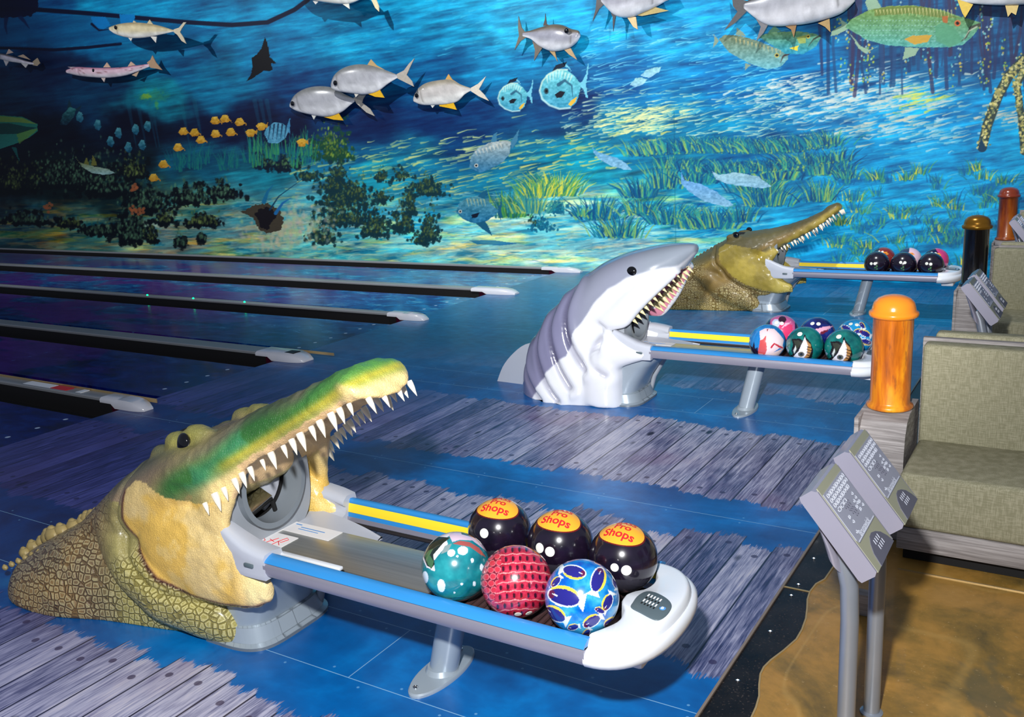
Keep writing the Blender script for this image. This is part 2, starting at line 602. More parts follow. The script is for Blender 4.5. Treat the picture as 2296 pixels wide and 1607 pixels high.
# polished black tile with a wavy inlaid edge
curve_px = [(1040, 410), (985, 440), (945, 490), (930, 540), (927, 600), (920, 660), (895, 730), (860, 790), (780, 860), (700, 920), (655, 965), (633, 1010), (625, 1080), (625, 1150), (605, 1220), (575, 1286)]
cv = [on_z(1480 + x * .3554, 1150 + y * .3554) for x, y in curve_px]
cv = [(p.x, p.y) for p in cv]
wave = [(x, y) for x, y in cv]
# repeat the wave towards both ends of the room
y_hi = wave[0][1]; y_lo = wave[-1][1]
ext_hi = [(-.80 + .018 * math.sin(4.2 * (y - y_hi)), y) for y in np.arange(y_hi + .1, WALL_Y, .1)]
ext_lo = [(wave[-1][0] + .02 * math.sin(4.2 * (y_lo - y)), y) for y in np.arange(y_lo - .1, -2.5, -.1)]
bd = ext_hi[::-1] + wave + ext_lo
bd[0] = (bd[0][0], WALL_Y); bd[-1] = (bd[-1][0], -2.5)
g = G('black_tile')
P = g.pos()
n = g.noise(P, 5, 5, .6, .5); n2 = g.noise(P, 120, 2)
g.set(base=g.mix(g.step(n2, .6, .75), g.ramp(n, [(.35, lin((8, 7, 8))), (.65, lin((36, 30, 27)))]), lin((70, 60, 54))), rough=.4, coat=.08, spec=.3)
M_TILE = g.m


def strip(name, left, right, z0, z1, m):
    mb = MB()
    n = len(left)
    rings = [[(l[0], l[1], z0), (r[0], r[1], z0), (r[0], r[1], z1), (l[0], l[1], z1)] for l, r in zip(left, right)]
    mb.rings(rings)
    return tag(mb.build(name, m, smooth=False), kind='structure')


strip('floor', [(EDGE, y) for x, y in bd], bd, -.14, -.006, M_TILE)
strip('floor', bd, [(4.5, y) for x, y in bd], -.14, -.006, M_CONC)
M_BRASS = M('brass_strip', (206, 176, 122), .3, metal=.6)
strip('trim_1', [(x - .003, y) for x, y in bd], [(x + .003, y) for x, y in bd], -.01, -.002, M('inlay_strip', (176, 150, 104), .4, metal=.3))
strip('trim_2', [(EDGE - .006, 10.6), (EDGE - .006, -2.5)], [(EDGE + .003, 10.6), (EDGE + .003, -2.5)], -.02, .001, M('edge_strip', (150, 132, 116), .4, metal=.3))
a = on_z(1480 + 780 * .3554, 1150 + 455 * .3554); b = on_z(1480 + 940 * .3554, 1150 + 492 * .3554)
strip('trim_3', [(a.x, a.y - .003), (b.x, a.y - .003)], [(a.x, a.y + .003), (b.x, a.y + .003)], -.01, -.003, M_BRASS)
a = on_z(1480 + 1500 * .3554, 1150 + 345 * .3554); b = on_z(2296, 1150 + 483 * .3554)
strip('trim_4', [(a.x, a.y - .004), (4.5, a.y - .004)], [(a.x, a.y + .004), (4.5, a.y + .004)], -.01, -.002, M_BRASS)

# small lit studs in the black tile
g = G('stud_light'); g.set(base=(1, 1, 1), emit=(1, .97, .9), es=6.0); M_STUD = g.m
nm = ['beside the kiosk shadow', 'just above the brass joint', 'just below the brass joint', 'at the middle bend of the wavy edge', 'lowest, nearest the bottom of the picture']
for (x, y), w_ in zip(((970, 280), (873, 443), (828, 512), (695, 738), (490, 1047)), nm):
    p = on_z(1480 + x * .3554, 1150 + y * .3554)
    t = thing('floor_light', 'tiny white light stud in the black tile ' + w_, 'light', (p.x, p.y, -.006), group='light studs in the black tile')
    MB().lathe([(.0075, 0), (.0075, .002), (.004, .003)], 16).build('rim', MAT['chrome'], t)
    MB().lathe([(.0038, .002), (.003, .004), (.001, .0048)], 12).build('lens', M_STUD, t)

# ------------------------------------------------------------------ capping between the lanes
M_CAP = M('capping_grey', (146, 148, 150), .3, metal=.1, var=.1, scale=3)
M_CAPSIDE = M('capping_side_black', (26, 24, 23), .5, var=.5, scale=400)
M_NOSE = M('nose_white', (214, 214, 220), .25, coat=.5, var=.03)
M_MAROON = M('maroon_plastic', (60, 8, 30), .3, coat=.3)
M_LED = (lambda g: g.set(base=(0, .6, .2), emit=(.0, 1, .25), es=4.0))(G('green_led'))
divs = [(3.98, 4.10, .062, 'lane divider nearest the front with white and red stickers on top'),
        (5.50, 5.69, .062, 'wide grey lane divider, second from the front, ending beside the open blue floor'),
        (7.30, 7.42, .058, 'lane divider with three green dots, third from the front'),
        (8.84, 9.00, .055, 'lane divider fourth from the front, second closest to the mural'),
        (10.49, 10.60, .055, 'lane divider running along the foot of the mural')]
tips = [-5.62, -5.55, -5.62, -5.50, -5.52]
for (y0, y1, z, lab), tx in zip(divs, tips):
    t = thing('lane_divider', lab, 'lane divider', (0, y0, -.095), group='capped dividers between the lanes')
    h = z + .095
    wd = y1 - y0
    MB().box((-24.4, .004, 0), (FOUL - .12, wd, h - .012)).build('side_wall', M_CAPSIDE, t, smooth=False)
    mb = MB()
    pr = [(0, h - .022), (0, h - .006), (.006, h), (.022, h + .002), (.03, h - .004), (wd, h - .006), (wd, h - .02)]
    mb.rings([[(x, u, v) for u, v in pr] for x in (-24.4, FOUL - .1)])
    mb.build('top_cap', M_CAP, t)
    # white moulded nose
    mb = MB(); rings = []
    for f in np.linspace(0, 1, 12):
        xx = FOUL - .22 + (tx - FOUL + .22) * f
        k = math.sqrt(max(0.0, 1 - max(0, (f - .6) / .42) ** 2))
        hh = .003 + (h + .006 - .003) * (k if f > .6 else 1)
        zb = h - .03 if f < .35 else .096 - .0
        zb = max(.0955, zb) if f > .35 else zb
        yy = (wd / 2 + .012) * (.35 + .65 * k)
        c = wd / 2
        zt = max(zb + .006, .095 + (h + .006 - .095) * k)
        rings.append([(xx, c - yy, zb), (xx, c + yy, zb), (xx, c + yy, zb + (zt - zb) * .6), (xx, c + yy * .8, zt), (xx, c - yy * .8, zt), (xx, c - yy, zb + (zt - zb) * .6)])
    mb.rings(rings); nose = mb.build('nose', M_NOSE, t, sharp=60)
    MB().box((FOUL - .12, .01, .05), (FOUL + .05, wd - .02, .12)).build('nose_core', M_MAROON, t, smooth=False)
    if y0 < 4:
        MB().box((-7.1, .03, h - .004), (-6.75, wd - .01, h + .0005)).build('sticker', MAT['decal_white'], t, smooth=False)
        MB().box((-6.74, .03, h - .004), (-6.55, wd - .01, h + .001)).build('sticker', MAT['decal_red'], t, smooth=False)
        MB().box((-6.42, .03, h - .004), (-6.36, wd - .01, h + .001)).build('sticker', MAT['decal_white'], t, smooth=False)
        MB().box((-24.4, wd, h - .02), (-5.6, wd + .006, h + .01)).build('edge_bead', M_BRASS, t, smooth=False)
    if 5 < y0 < 6:
        MB().box((-5.78, .05, h + .0), (-5.68, wd - .05, h + .008)).build('sticker', MAT['decal_black'], t, smooth=False)
        MB().box((-5.9, wd, h - .02), (-5.35, wd + .006, h + .003)).build('edge_bead', M_BRASS, t, smooth=False)
    if 7 < y0 < 8:
        for px, py in ((330, 659), (433, 667), (548, 675)):
            q = on_y(px, py, 7.33)
            MB().ball((q.x, .03, h + .004), .012, 8, 6).build('led', M_LED, t)
# ------------------------------------------------------------------ ball returns
RX = -1.78
MAT['grey_dark_ring'] = M('ring_grey', (122, 130, 138), .4, var=.03)
YC = [2.32, 5.63, 8.94]
OFF = (-RX, 0, 0)


def smooth_closed(P, n):
    P = list(P); k = len(P)
    Q = P[-2:] + P + P[:3]
    out = []
    for j in range(n):
        t = j / n * k
        i = int(t); f = t - i
        p = [np.array(Q[(i + m) + 1]) for m in range(4)]
        p0, p1, p2, p3 = p
        out.append(tuple(.5 * ((2 * p1) + (-p0 + p2) * f + (2 * p0 - 5 * p1 + 4 * p2 - p3) * f * f + (-p0 + 3 * p1 - 3 * p2 + p3) * f ** 3)))
    return out


M_BED = (lambda g: (g.set(base=g.mix(g.noise(g.map(g.pos(), (2, 90, 1)), 1, 3), lin((150, 152, 150)), lin((206, 206, 200))), metal=.8, rough=g.math('ADD', .26, g.math('MULTIPLY', g.noise(g.map(g.pos(), (1, 60, 1)), 1, 3), .12)))))(G('brushed_steel_bed'))
M_BELT = M('dark_belt', (66, 44, 44), .5, var=.3, scale=60)


def rail(parent, s):
    """s=-1 near rail, +1 far rail"""
    x0, x1 = (-2.33, -1.094)
    if s > 0: x0 = -2.42
    def pr(p): return [(s * u, v) for u, v in p]
    body = pr([(.222, .345), (.226, .362), (.24, .352), (.285, .356), (.293, .372), (.293, .398), (.286, .409), (.25, .405), (.244, .385)])
    mb = MB(); mb.rings([[(x, u, v) for u, v in body] for x in (x0, x1)])
    r = mb.build('rail', MAT['alu'], parent, loc=OFF)
    top = pr([(.2935, .4095), (.288, .416), (.268, .426), (.252, .429), (.246, .425), (.243, .414), (.247, .405), (.285, .4035)])
    mb = MB(); mb.rings([[(x, u, v) for u, v in top] for x in (x0, x1)])
    mb.build('blue_rail_top', MAT['blue_trim'], r, sharp=50)
    ys = pr([(.2425, .412), (.238, .402), (.235, .388), (.233, .378), (.243, .378), (.247, .409)])
    mb = MB(); mb.rings([[(x, u, v) for u, v in ys] for x in (x0, x1)])
    mb.build('yellow_stripe', MAT['yellow_stripe'], r)
    bl = pr([(.233, .377), (.229, .352), (.240, .345), (.243, .378)])
    mb = MB(); mb.rings([[(x, u, v) for u, v in bl] for x in (x0, x1)])
    mb.build('lower_blue_strip', MAT['blue_trim'], r)
    return r


def make_return(Y, label, ps=1.0):
    t = thing('ball_return', label, 'ball return', (RX, Y, 0), group='ball returns between the lanes')
    rail(t, -1); rail(t, 1)
    # bed
    mb = MB(); mb.box((-2.62, -.155, .362), (-1.72, .085, .372), .003)
    bed = mb.build('bed_plate', M_BED, t, loc=OFF)
    MB().box((-2.62, -.204, .352), (-1.1, -.158, .366), .004).build('roller_belt', M_BELT, t, loc=OFF)
    mb = MB()
    for k in range(26):
        mb.tube([(-1.72 + k * .024, -.20, .3625), (-1.72 + k * .024, .10, .3625)], .009, 8)
    mb.build('roller_belt', M_BELT, t, loc=OFF)
    MB().box((-1.75, -.20, .335), (-1.08, .20, .355), .004).build('tray_floor', MAT['rubber'], t, loc=OFF)
    MB().tube([(-2.4, .17, .365), (-1.1, .17, .365)], .008, 8).build('guide_rod', MAT['rubber'], t, loc=OFF)
    # stickers on the bed
    MB().box((-2.56, -.13, .372), (-2.42, -.03, .3735)).build('warning_label', MAT['decal_white'], bed, smooth=False)
    MB().box((-2.60, .0, .372), (-2.30, .08, .3735)).build('white_label', MAT['decal_white'], bed, smooth=False)
    MB().box((-2.60, -.035, .372), (-2.53, .0, .3738)).build('warning_label', MAT['decal_white'], bed, smooth=False)
    mb = MB()
    for pts in ([(-2.545, -.11), (-2.535, -.125), (-2.52, -.12), (-2.52, -.10), (-2.535, -.09), (-2.545, -.105)],
                [(-2.505, -.115), (-2.495, -.09), (-2.485, -.065)], [(-2.51, -.085), (-2.48, -.095)],
                [(-2.47, -.12), (-2.465, -.08), (-2.455, -.05), (-2.44, -.06), (-2.45, -.09), (-2.468, -.085), (-2.44, -.11)]):
        mb.tube([(x, y, .3738) for x, y in pts], .0016, 5)
    mb.tube([(-2.585 + .012 * math.cos(a), -.018 + .009 * math.sin(a), .374) for a in np.linspace(0, 6.28, 12)], .0015, 5)
    mb.build('label_symbol', MAT['decal_red'], bed)
    mb = MB(); mb.box((-2.48, .045, .3735), (-2.36, .05, .3742)); mb.box((-2.48, .03, .3735), (-2.38, .034, .3742)); mb.box((-2.52, .06, .3735), (-2.49, .066, .3742))
    mb.build('label_text', MAT['decal_blue'], bed, smooth=False)
    # end cap
    def sup(a, rx, ry, e=2.3):
        c, s = math.cos(a), math.sin(a)
        return (rx * abs(c) ** (2 / e), ry * math.copysign(abs(s) ** (2 / e), s))
    mb = MB()
    angs = np.linspace(-PI / 2, PI / 2, 29)
    prof = [(.0, .338, .80), (.005, .340, .93), (.0, .352, 1.0), (.0, .368, 1.035), (.0, .388, 1.03), (.0, .400, .985), (.0, .402, .945), (.0, .412, .93), (.0, .424, .90), (.0, .4285, .87), (.0, .4295, .84)]
    inner = [(-1.098, -.235), (-1.07, -.18), (-1.055, -.139), (-1.058, -.10), (-1.072, -.065), (-1.093, -.035), (-1.098, 0), (-1.098, .02), (-1.085, .043), (-1.066, .065), (-1.054, .105), (-1.058, .15), (-1.075, .185), (-1.098, .235)]
    ii = cr(inner, 29)
    rings = []
    for _, z, k in prof:
        ring = []
        for a in angs:
            x, y = sup(a, .178 * k, .284 * k)
            ring.append((-1.098 + x, y, z))
        rings.append(ring)
    rings.append([(p[0] - 0.0, p[1], .4295) for p in ii])
    rings.append([(p[0] - .006, p[1], .426) for p in ii])
    rings.append([(p[0] - .010, p[1], .34) for p in ii])
    rings.append(rings[0])
    mb.rings(rings, caps=False, closed=False)
    cap = mb.build('end_cap', MAT['white_plastic'], t, loc=OFF, sharp=55)
    MB().box((-1.08, -.16, .30), (-.98, .16, .34), .012).build('under_cap', MAT['white_plastic'], t, loc=OFF)
    # hand drier pad with slots and a round badge
    pad = [(-1.058, -.058), (-1.066, -.027), (-1.069, .018), (-1.057, .053), (-1.026, .057), (-.984, .037), (-.958, .008), (-.949, -.029), (-.950, -.066), (-.959, -.090), (-.977, -.092), (-1.02, -.075)]
    pp = smooth_closed(pad, 40)
    mb = MB(); cx_ = np.mean([p[0] for p in pp]); cy_ = np.mean([p[1] for p in pp])
    mb.rings([[(cx_ + (x - cx_) * k, cy_ + (y - cy_) * k, z) for x, y in pp] for k, z in ((1, .427), (1, .4305), (.96, .4325))])
    po = mb.build('control_pad', MAT['dark_grey_plastic'], cap, sharp=60)
    mb = MB(); mbd = MB()
    for r in range(2):
        for k in range(5):
            f = k / 4
            x = -1.040 + .044 * f - .0 * r; y = .030 - .014 * f - .034 * r
            mb.box((x - .0022, y - .007, .4322), (x + .0022, y + .007, .4334))
            mbd.box((x - .0022, y - .022, .4322), (x + .0022, y - .012, .4332))
    mb.build('air_slot', MAT['decal_white'], po, smooth=False); mbd.build('air_slot', MAT['hole_black'], po, smooth=False)
    MB().lathe([(.0095, .4322), (.0095, .4338), (.008, .4342)], 20, c=(-.972, -.026, 0)).build('round_badge', MAT['decal_blue'], po)
    mb = MB()
    for pts in ([(-.976, -.031), (-.976, -.021), (-.9705, -.0215), (-.9695, -.0245), (-.972, -.026), (-.976, -.026)], [(-.972, -.026), (-.9685, -.0275), (-.969, -.031), (-.976, -.031)]):
        mb.tube([(x, y, .4344) for x, y in pts], .0009, 5)
    mb.build('badge_letter', MAT['decal_white'], po)
    # slanted pedestal on an oval foot
    mb = MB(); mb.tube([(-1.785, -.035, .004), (-1.705, -.02, .352)], .050, 28)
    ped = mb.build('pedestal', MAT['tube_grey'], t, loc=OFF)
    mb = MB()
    rings = []
    for k, z in ((1, 0), (1, .008), (.96, .013), (.5, .014), (.42, .03)):
        rings.append([(-1.785 + .068 * k * math.cos(a) * (1 if k > .6 else 1.7), -.04 + .172 * k * math.sin(a) * (1 if k > .6 else .72), z) for a in np.linspace(0, 2 * PI, 41)[:-1]])
    mb.rings(rings); mb.build('foot_plate', MAT['tube_grey'], ped)
    for by in (-.172, .092):
        mb = MB(); mb.lathe([(.009, .013), (.009, .017), (.006, .019), (.006, .0165)], 14, c=(-1.80, by, 0)); mb.build('bolt', MAT['chrome'], ped)
    MB().box((-1.76, -.07, .338), (-1.62, .03, .352), .003).build('mount_bracket', MAT['tube_grey'], ped)
    MB().box((-2.3, -.10, .318), (-1.2, -.06, .34), .004).build('under_beam', MAT['dark_grey_plastic'], t, loc=OFF)
    # machine housing
    yh = -.05
    mb = MB(); rings = []
    for z, xf, hw, xb in ((0, -2.435, .225, -2.98), (.012, -2.435, .225, -2.98), (.02, -2.455, .21, -2.96), (.075, -2.475, .20, -2.95), (.08, -2.485, .192, -2.94), (.16, -2.45, .185, -2.92), (.26, -2.38, .19, -2.9), (.33, -2.30, .20, -2.9), (.352, -2.28, .20, -2.9)):
        ring = []
        for a in np.linspace(0, 2 * PI, 49)[:-1]:
            x, y = sup(a, (xf - xb) / 2, hw, 4.2)
            ring.append(((xf + xb) / 2 + x, yh + y, z))
        rings.append(ring)
    mb.rings(rings)
    hs = mb.build('machine_housing', MAT['tube_grey'], t, loc=OFF, sharp=30)
    # side flutes
    mb = MB(); rings = []
    for z, x, r in ((.02, -2.50, .018), (.12, -2.475, .022), (.24, -2.41, .03), (.345, -2.31, .036)):
        rings.append([(x + r * .8 * math.cos(a), yh + .17 + r * math.sin(a), z) for a in np.linspace(0, 2 * PI, 17)[:-1]])
    mb.rings(rings); mb.build('side_panel', MAT['grey_plastic'], hs)
    # face plate with round opening
    hc = (-.035, .575); hr = .128; oy, oz = .255, .33
    def plate(x0, x1, rad, name, m, ro=None, par=hs):
        mb = MB(); rings = []
        n = 64
        A = [2 * PI * k / n for k in range(n)]
        inn = [(hc[0] + rad * math.cos(a), hc[1] + rad * 1.06 * math.sin(a)) for a in A]
        if ro is None:
            out = []
            for a in A:
                c, s = math.cos(a), math.sin(a)
                r = ps / ((abs(c) / .198) ** 3.0 + (abs(s) / .205) ** 3.0) ** (1 / 3.0)
                out.append((-.025 + r * c, .540 + r * s))
        else:
            out = [(hc[0] + ro * math.cos(a), hc[1] + ro * 1.06 * math.sin(a)) for a in A]
        mb.rings([[(x1, u, v) for u, v in inn], [(x1, u, v) for u, v in out], [(x0, u, v) for u, v in out], [(x0, u, v) for u, v in inn], [(x1, u, v) for u, v in inn]], caps=False)
        return mb.build(name, m, par, sharp=30)
    plate(-2.66, -2.535, .152, 'face_plate', MAT['grey_plastic'])
    plate(-2.60, -2.505, .138, 'opening_ring', MAT['grey_dark_ring'], .158)
    mb = MB(); n = 48
    mb.rings([[(x, hc[0] + r * math.cos(2 * PI * k / n), hc[1] + r * 1.06 * math.sin(2 * PI * k / n)) for k in range(n)] for x, r in ((-2.60, .15), (-2.95, .15))], caps=False)
    mb.rings([[(x, hc[0] + r * math.cos(2 * PI * k / n), hc[1] + r * 1.06 * math.sin(2 * PI * k / n)) for k in range(n)] for x, r in ((-2.95, .15), (-2.97, .15))], caps=True)
    mb.build('tunnel', MAT['hole_black'], hs)
    # pale guide sheet inside on the right
    mb = MB()
    arc = [(hc[0] + .146 * math.cos(a), hc[1] + .153 * math.sin(a)) for a in np.linspace(-1.25, 1.2, 20)]
    poly = arc + [(-.012, hc[1] + .14), (.004, hc[1] - .12)]
    mb.prism(poly, -2.64, -2.628, lambda u, v, d: (d, u, v)); mb.build('guide_sheet', MAT['light_grey_plastic'], hs, sharp=30)
    # kicker lever in the opening
    mb = MB(); rot = Matrix.Translation((-2.60, -.045, .50)) @ Matrix.Rotation(.25, 4, 'X') @ Matrix.Rotation(.5, 4, 'Y')
    mb.box((-.03, -.06, -.004), (.03, .05, .006), .002, rot); mb.box((-.03, -.06, -.03), (-.02, .05, .0), .002, rot)
    mb.build('kicker_plate', MAT['chrome'], hs)
    mb = MB(); mb.box((-.02, -.062, -.02), (.034, .052, -.006), .002, rot); mb.tube([(-2.58, .01, .48), (-2.57, .02, .40)], .009, 8)
    mb.build('kicker_arm', MAT['hole_black'], hs)
    mb = MB(); mb.ball((-2.63, -.105, .40), .05, 20, 12, (.6, .9, 1)); mb.build('bumper', MAT['light_grey_plastic'], hs)
    # near rail adaptor
    mb = MB(); rings = []
    for x, y0, y1, z0, z1, lip in ((-2.59, -.272, -.215, .34, .52, 0), (-2.54, -.282, -.215, .338, .50, 0), (-2.48, -.292, -.212, .338, .475, 0), (-2.42, -.298, -.208, .338, .452, 0), (-2.36, -.299, -.205, .34, .442, 0), (-2.32, -.299, -.205, .342, .438, 0)):
        rings.append([(x, y0 + .004, z0), (x, y1, z0), (x, y1 + .01, z0 + .02), (x, y1, z1 - .03), (x, y1 - .004, z1 - .008), (x, (y0 + y1) / 2, z1), (x, y0 + .012, z1 - .004), (x, y0, z1 - .02), (x, y0 + .008, (z0 + z1) / 2), (x, y0, z0 + .02)])
    mb.rings(rings); na = mb.build('rail_adaptor', MAT['light_grey_plastic'], t, loc=OFF, sharp=60)
    mb = MB(); mb.box((-2.42, -.3005, .376), (-2.375, -.290, .392), .005); mb.build('slot', MAT['dark_grey_plastic'], na)
    mb = MB(); mb.box((-2.33, -.215, .40), (-2.05, -.195, .412), .003); mb.build('inner_lip', MAT['white_plastic'], na)
    # far rail adaptor with its scoop
    mb = MB(); rings = []
    for x, y1, z1 in ((-2.62, .17, .455), (-2.585, .20, .462), (-2.53, .212, .462), (-2.46, .215, .452), (-2.405, .212, .442)):
        rings.append([(x, y1 + .06, .34), (x, y1 + .078, .40), (x, y1 + .07, z1), (x, y1 + .02, z1 + .003), (x, y1 - .0, z1 - .012), (x, y1 - .004, z1 - .03), (x, y1 + .012, .40), (x, y1 + .004, .375), (x, y1 - .03, .362), (x, y1 - .05, .352)])
    mb.rings(rings); fa = mb.build('rail_adaptor', MAT['light_grey_plastic'], t, loc=OFF, sharp=60)
    mb = MB(); rings = []
    for f in np.linspace(0, 1, 9):
        x = -2.60 + .46 * f
        y1 = .20 - .09 * f * f
        rings.append([(x, .07, .368), (x, .12, .369), (x, y1, .374 + .006 * (1 - f)), (x, y1, .366), (x, .12, .362), (x, .07, .362)])
    mb.rings(rings); mb.build('scoop', MAT['light_grey_plastic'], fa, sharp=60)
    return t


make_return(YC[0], 'ball return rack nearest the front, coming out of the green-snouted crocodile mouth')
make_return(YC[1], 'ball return rack coming out of the grey shark mouth, middle of the three', .97)
make_return(YC[2], 'farthest ball return rack, in front of the mural, coming out of the brown crocodile mouth', .86)

# ------------------------------------------------------------------ bowling balls
R = .108


def sphere_mesh(n, m):
    V = [(0, 0, -1)]
    th = np.linspace(0, PI, m + 1)[1:-1]; ph = np.linspace(0, 2 * PI, n + 1)[:-1]
    T, P_ = np.meshgrid(th, ph, indexing='ij')
    g_ = np.stack([np.sin(T) * np.cos(P_), np.sin(T) * np.sin(P_), -np.cos(T)], -1).reshape(-1, 3)
    V = np.concatenate([[[0, 0, -1]], g_, [[0, 0, 1]]])
    F = []
    for j in range(m - 2):
        for k in range(n):
            k2 = (k + 1) % n
            F.append((1 + j * n + k, 1 + j * n + k2, 1 + (j + 1) * n + k2, 1 + (j + 1) * n + k))
    F = [tuple(f) for f in F]
    F += [(0, 1 + (k + 1) % n, 1 + k) for k in range(n)]
    L = len(V) - 1; b = 1 + (m - 2) * n
    F += [(L, b + k, b + (k + 1) % n) for k in range(n)]
    return V, F


M_BALL = Mcol('ball_gloss', .22, coat=1.0, var=0, coatr=.03)
_sph = {}


def ball(center, label, paint, res, group, extras=()):
    cx0 = Vector(center)
    w_ = (CAM - cx0).normalized()                 # features were noted as seen from where the photo was taken
    right = Vector((0, 0, 1)).cross(w_).normalized(); up = w_.cross(right)
    if res not in _sph: _sph[res] = sphere_mesh(res, res // 2)
    V, F = _sph[res]
    a = V @ np.array(right); b = V @ np.array(up); c = V @ np.array(w_)
    col = nlin(paint(a, b, c, V))
    t = thing('bowling_ball', label, 'bowling ball', center, group=group)
    link('shell', raw_mesh('shell', V * R, F, col=col), M_BALL, t)
    for e in extras: e(t, right, up, w_)
    return t


def onball(right, up, w_, a, b, r=1.0):
    k = a * a + b * b
    c = math.sqrt(max(0, 1 - k))
    return (right * a + up * b + w_ * c) * R * r


def holes(pts, rad=.085, white=True):
    def f(t, right, up, w_):
        for a, b in pts:
            n_ = onball(right, up, w_, a, b).normalized()
            x = n_.cross(Vector((0, 0, 1))).normalized(); y = n_.cross(x)
            rings = []
            for rr, h in ((rad, .997), (rad, 1.004), (rad * .9, 1.008), (rad * .5, 1.004), (rad * .1, 1.003)):
                rings.append([tuple(n_ * R * h * math.sqrt(max(.01, 1 - rr * rr)) + (x * math.cos(q) + y * math.sin(q)) * R * rr) for q in np.linspace(0, 2 * PI, 21)[:-1]])
            mb = MB(); mb.rings(rings); mb.build('finger_hole', MAT['plug_white'], t, sharp=60)
    return f


def P_(pts):
    return pts


def lay(col, mask, c):
    col[mask] = c


def ell(a, b, x, y, rx, ry, rot=0.0):
    c, s = math.cos(rot), math.sin(rot)
    u = (a - x) * c + (b - y) * s; v = -(a - x) * s + (b - y) * c
    return (u / rx) ** 2 + (v / ry) ** 2 < 1


def paint_black(seam=True):
    def f(a, b, c, V):
        n = fbm(V[:, 0] * 4 + 9, V[:, 1] * 4 + V[:, 2] * 3)
        col = np.tile(np.array([14., 9, 20]), (len(V), 1)) + (n * 16)[:, None] * np.array([1.2, .8, 1.5])
        if seam:
            lay(col, (b < -.62) & (c > 0), (52, 50, 60))
        return col
    return f


def paint_teal(a, b, c, V):
    n = fbm(a * 3 + 4, b * 3 + 2 + c)
    col = np.array([24., 128, 138]) + (n[:, None] - .5) * np.array([60, 90, 80])
    f = c > -.2
    sp = [((200, 635), .09, .17), ((300, 695), .11, .18), ((430, 695), .035, .035), ((510, 702), .045, .07), ((380, 745), .025, .03), ((507, 556), .045, .07), ((565, 605), .055, .10), ((378, 498), .11, .10), ((452, 490), .15, .12), ((415, 522), .035, .03)]
    for (x, y), rx, ry in sp: lay(col, f & ell(a, b, (x - 400) / 225, (585 - y) / 225, rx, ry), (224, 240, 250))
    z = lambda L: [((x - 400) / 225, (585 - y) / 225) for x, y in L]
    lay(col, f & in_poly(a, b, z([(185, 500), (215, 575), (268, 605), (262, 540), (300, 500), (360, 440), (350, 400), (420, 360), (330, 352), (240, 400), (195, 450)])), (235, 228, 236))
    lay(col, f & in_poly(a, b, z([(195, 500), (215, 560), (245, 585), (268, 560), (262, 500), (330, 432), (380, 400), (300, 385), (225, 440)])), (26, 40, 34))
    lay(col, f & in_poly(a, b, z([(205, 500), (225, 560), (250, 585), (262, 540), (240, 500), (262, 460), (230, 470)])), (66, 108, 70))
    lay(col, f & in_poly(a, b, z([(300, 352), (360, 365), (400, 350), (340, 342)])), (60, 20, 26))
    lay(col, f & in_poly(a, b, z([(370, 380), (430, 345), (540, 380), (610, 470), (625, 520), (600, 500), (520, 430), (440, 420), (390, 430)])), (222, 196, 214))
    lay(col, f & in_poly(a, b, z([(440, 352), (520, 362), (575, 400), (600, 450), (560, 420), (500, 400), (455, 385)])), (40, 26, 30))
    lay(col, f & in_poly(a, b, z([(390, 440), (440, 425), (500, 440), (560, 480), (600, 545), (560, 520), (500, 470), (440, 455)])), (170, 84, 78))
    lay(col, f & in_poly(a, b, z([(310, 500), (340, 450), (385, 440), (360, 485)])), (130, 150, 150))
    lay(col, (b < -.86) & (b > -.875) & f, (10, 70, 80))
    return col


def paint_red(a, b, c, V):
    n = fbm(a * 9 + 4, b * 9 + 2)
    col = np.array([186., 38, 66]) + (n[:, None] - .5) * np.array([90, 70, 80])
    row = (b + .12 * a * a + 1) * 4.1
    fr = row - np.floor(row)
    ln = (np.abs(fr - .08 + .05 * np.sin(a * 22)) < .055)
    body = a > -.5 + .12 * np.sin(b * 3)
    lay(col, ln & body, (232, 150, 150))
    sh = 1 - .28 * np.clip((fr - .6) / .4, 0, 1)
    cc = (a + .06 * np.sin(np.floor(row) * 1.7)) * 5.2
    fc = cc - np.floor(cc) - .5
    slot = body & ((fc / .17) ** 2 + ((fr - .58) / .3) ** 2 < 1)
    lay(col, slot, (56, 10, 30))
    slot2 = body & (((fc - .18) / .12) ** 2 + ((fr - .58) / .25) ** 2 < 1)
    lay(col, slot2 & ~slot, (140, 20, 52))
    # round scales on the left flank
    left = a < -.5 + .12 * np.sin(b * 3)
    rr = (b + 1) * 5.6; f2 = rr - np.floor(rr) - .5; c2 = (a + .72) * 5.2 + .3 * (np.floor(rr) % 2); g2 = c2 - np.floor(c2) - .5
    d = np.sqrt(f2 ** 2 + g2 ** 2)
    lay(col, left & (d < .4), (204, 50, 70)); lay(col, left & (d > .4) & (d < .47), (236, 130, 140)); lay(col, left & (d >= .47), (120, 20, 44))
    return col


def fish_mark(col, a, b, x, y, s, rot, f=True):
    c, si = math.cos(rot), math.sin(rot)
    u = ((a - x) * c + (b - y) * si) / s; v = (-(a - x) * si + (b - y) * c) / s
    outer = (u / 1.08) ** 2 + ((v - .02) / .60) ** 2 < 1
    tail = (np.abs(v) < (u - .8) * .9 + .1) & (u > .8) & (u < 1.35)
    lay(col, (outer | tail) & f, (230, 240, 246))
    lay(col, ((u / 1.0) ** 2 + ((v - .1) / .58) ** 2 < 1) & (v > .30) & f, (248, 216, 70))
    lay(col, ((u / .98) ** 2 + (v / .48) ** 2 < 1) & f, (36, 34, 128))
    lay(col, (((u + .78) / .2) ** 2 + (v / .26) ** 2 < 1) & f, (96, 22, 70))
    lay(col, (np.abs(v + .1 + u * .2) < .03) & (u > -.75) & (u < -.4) & f, (230, 240, 246))


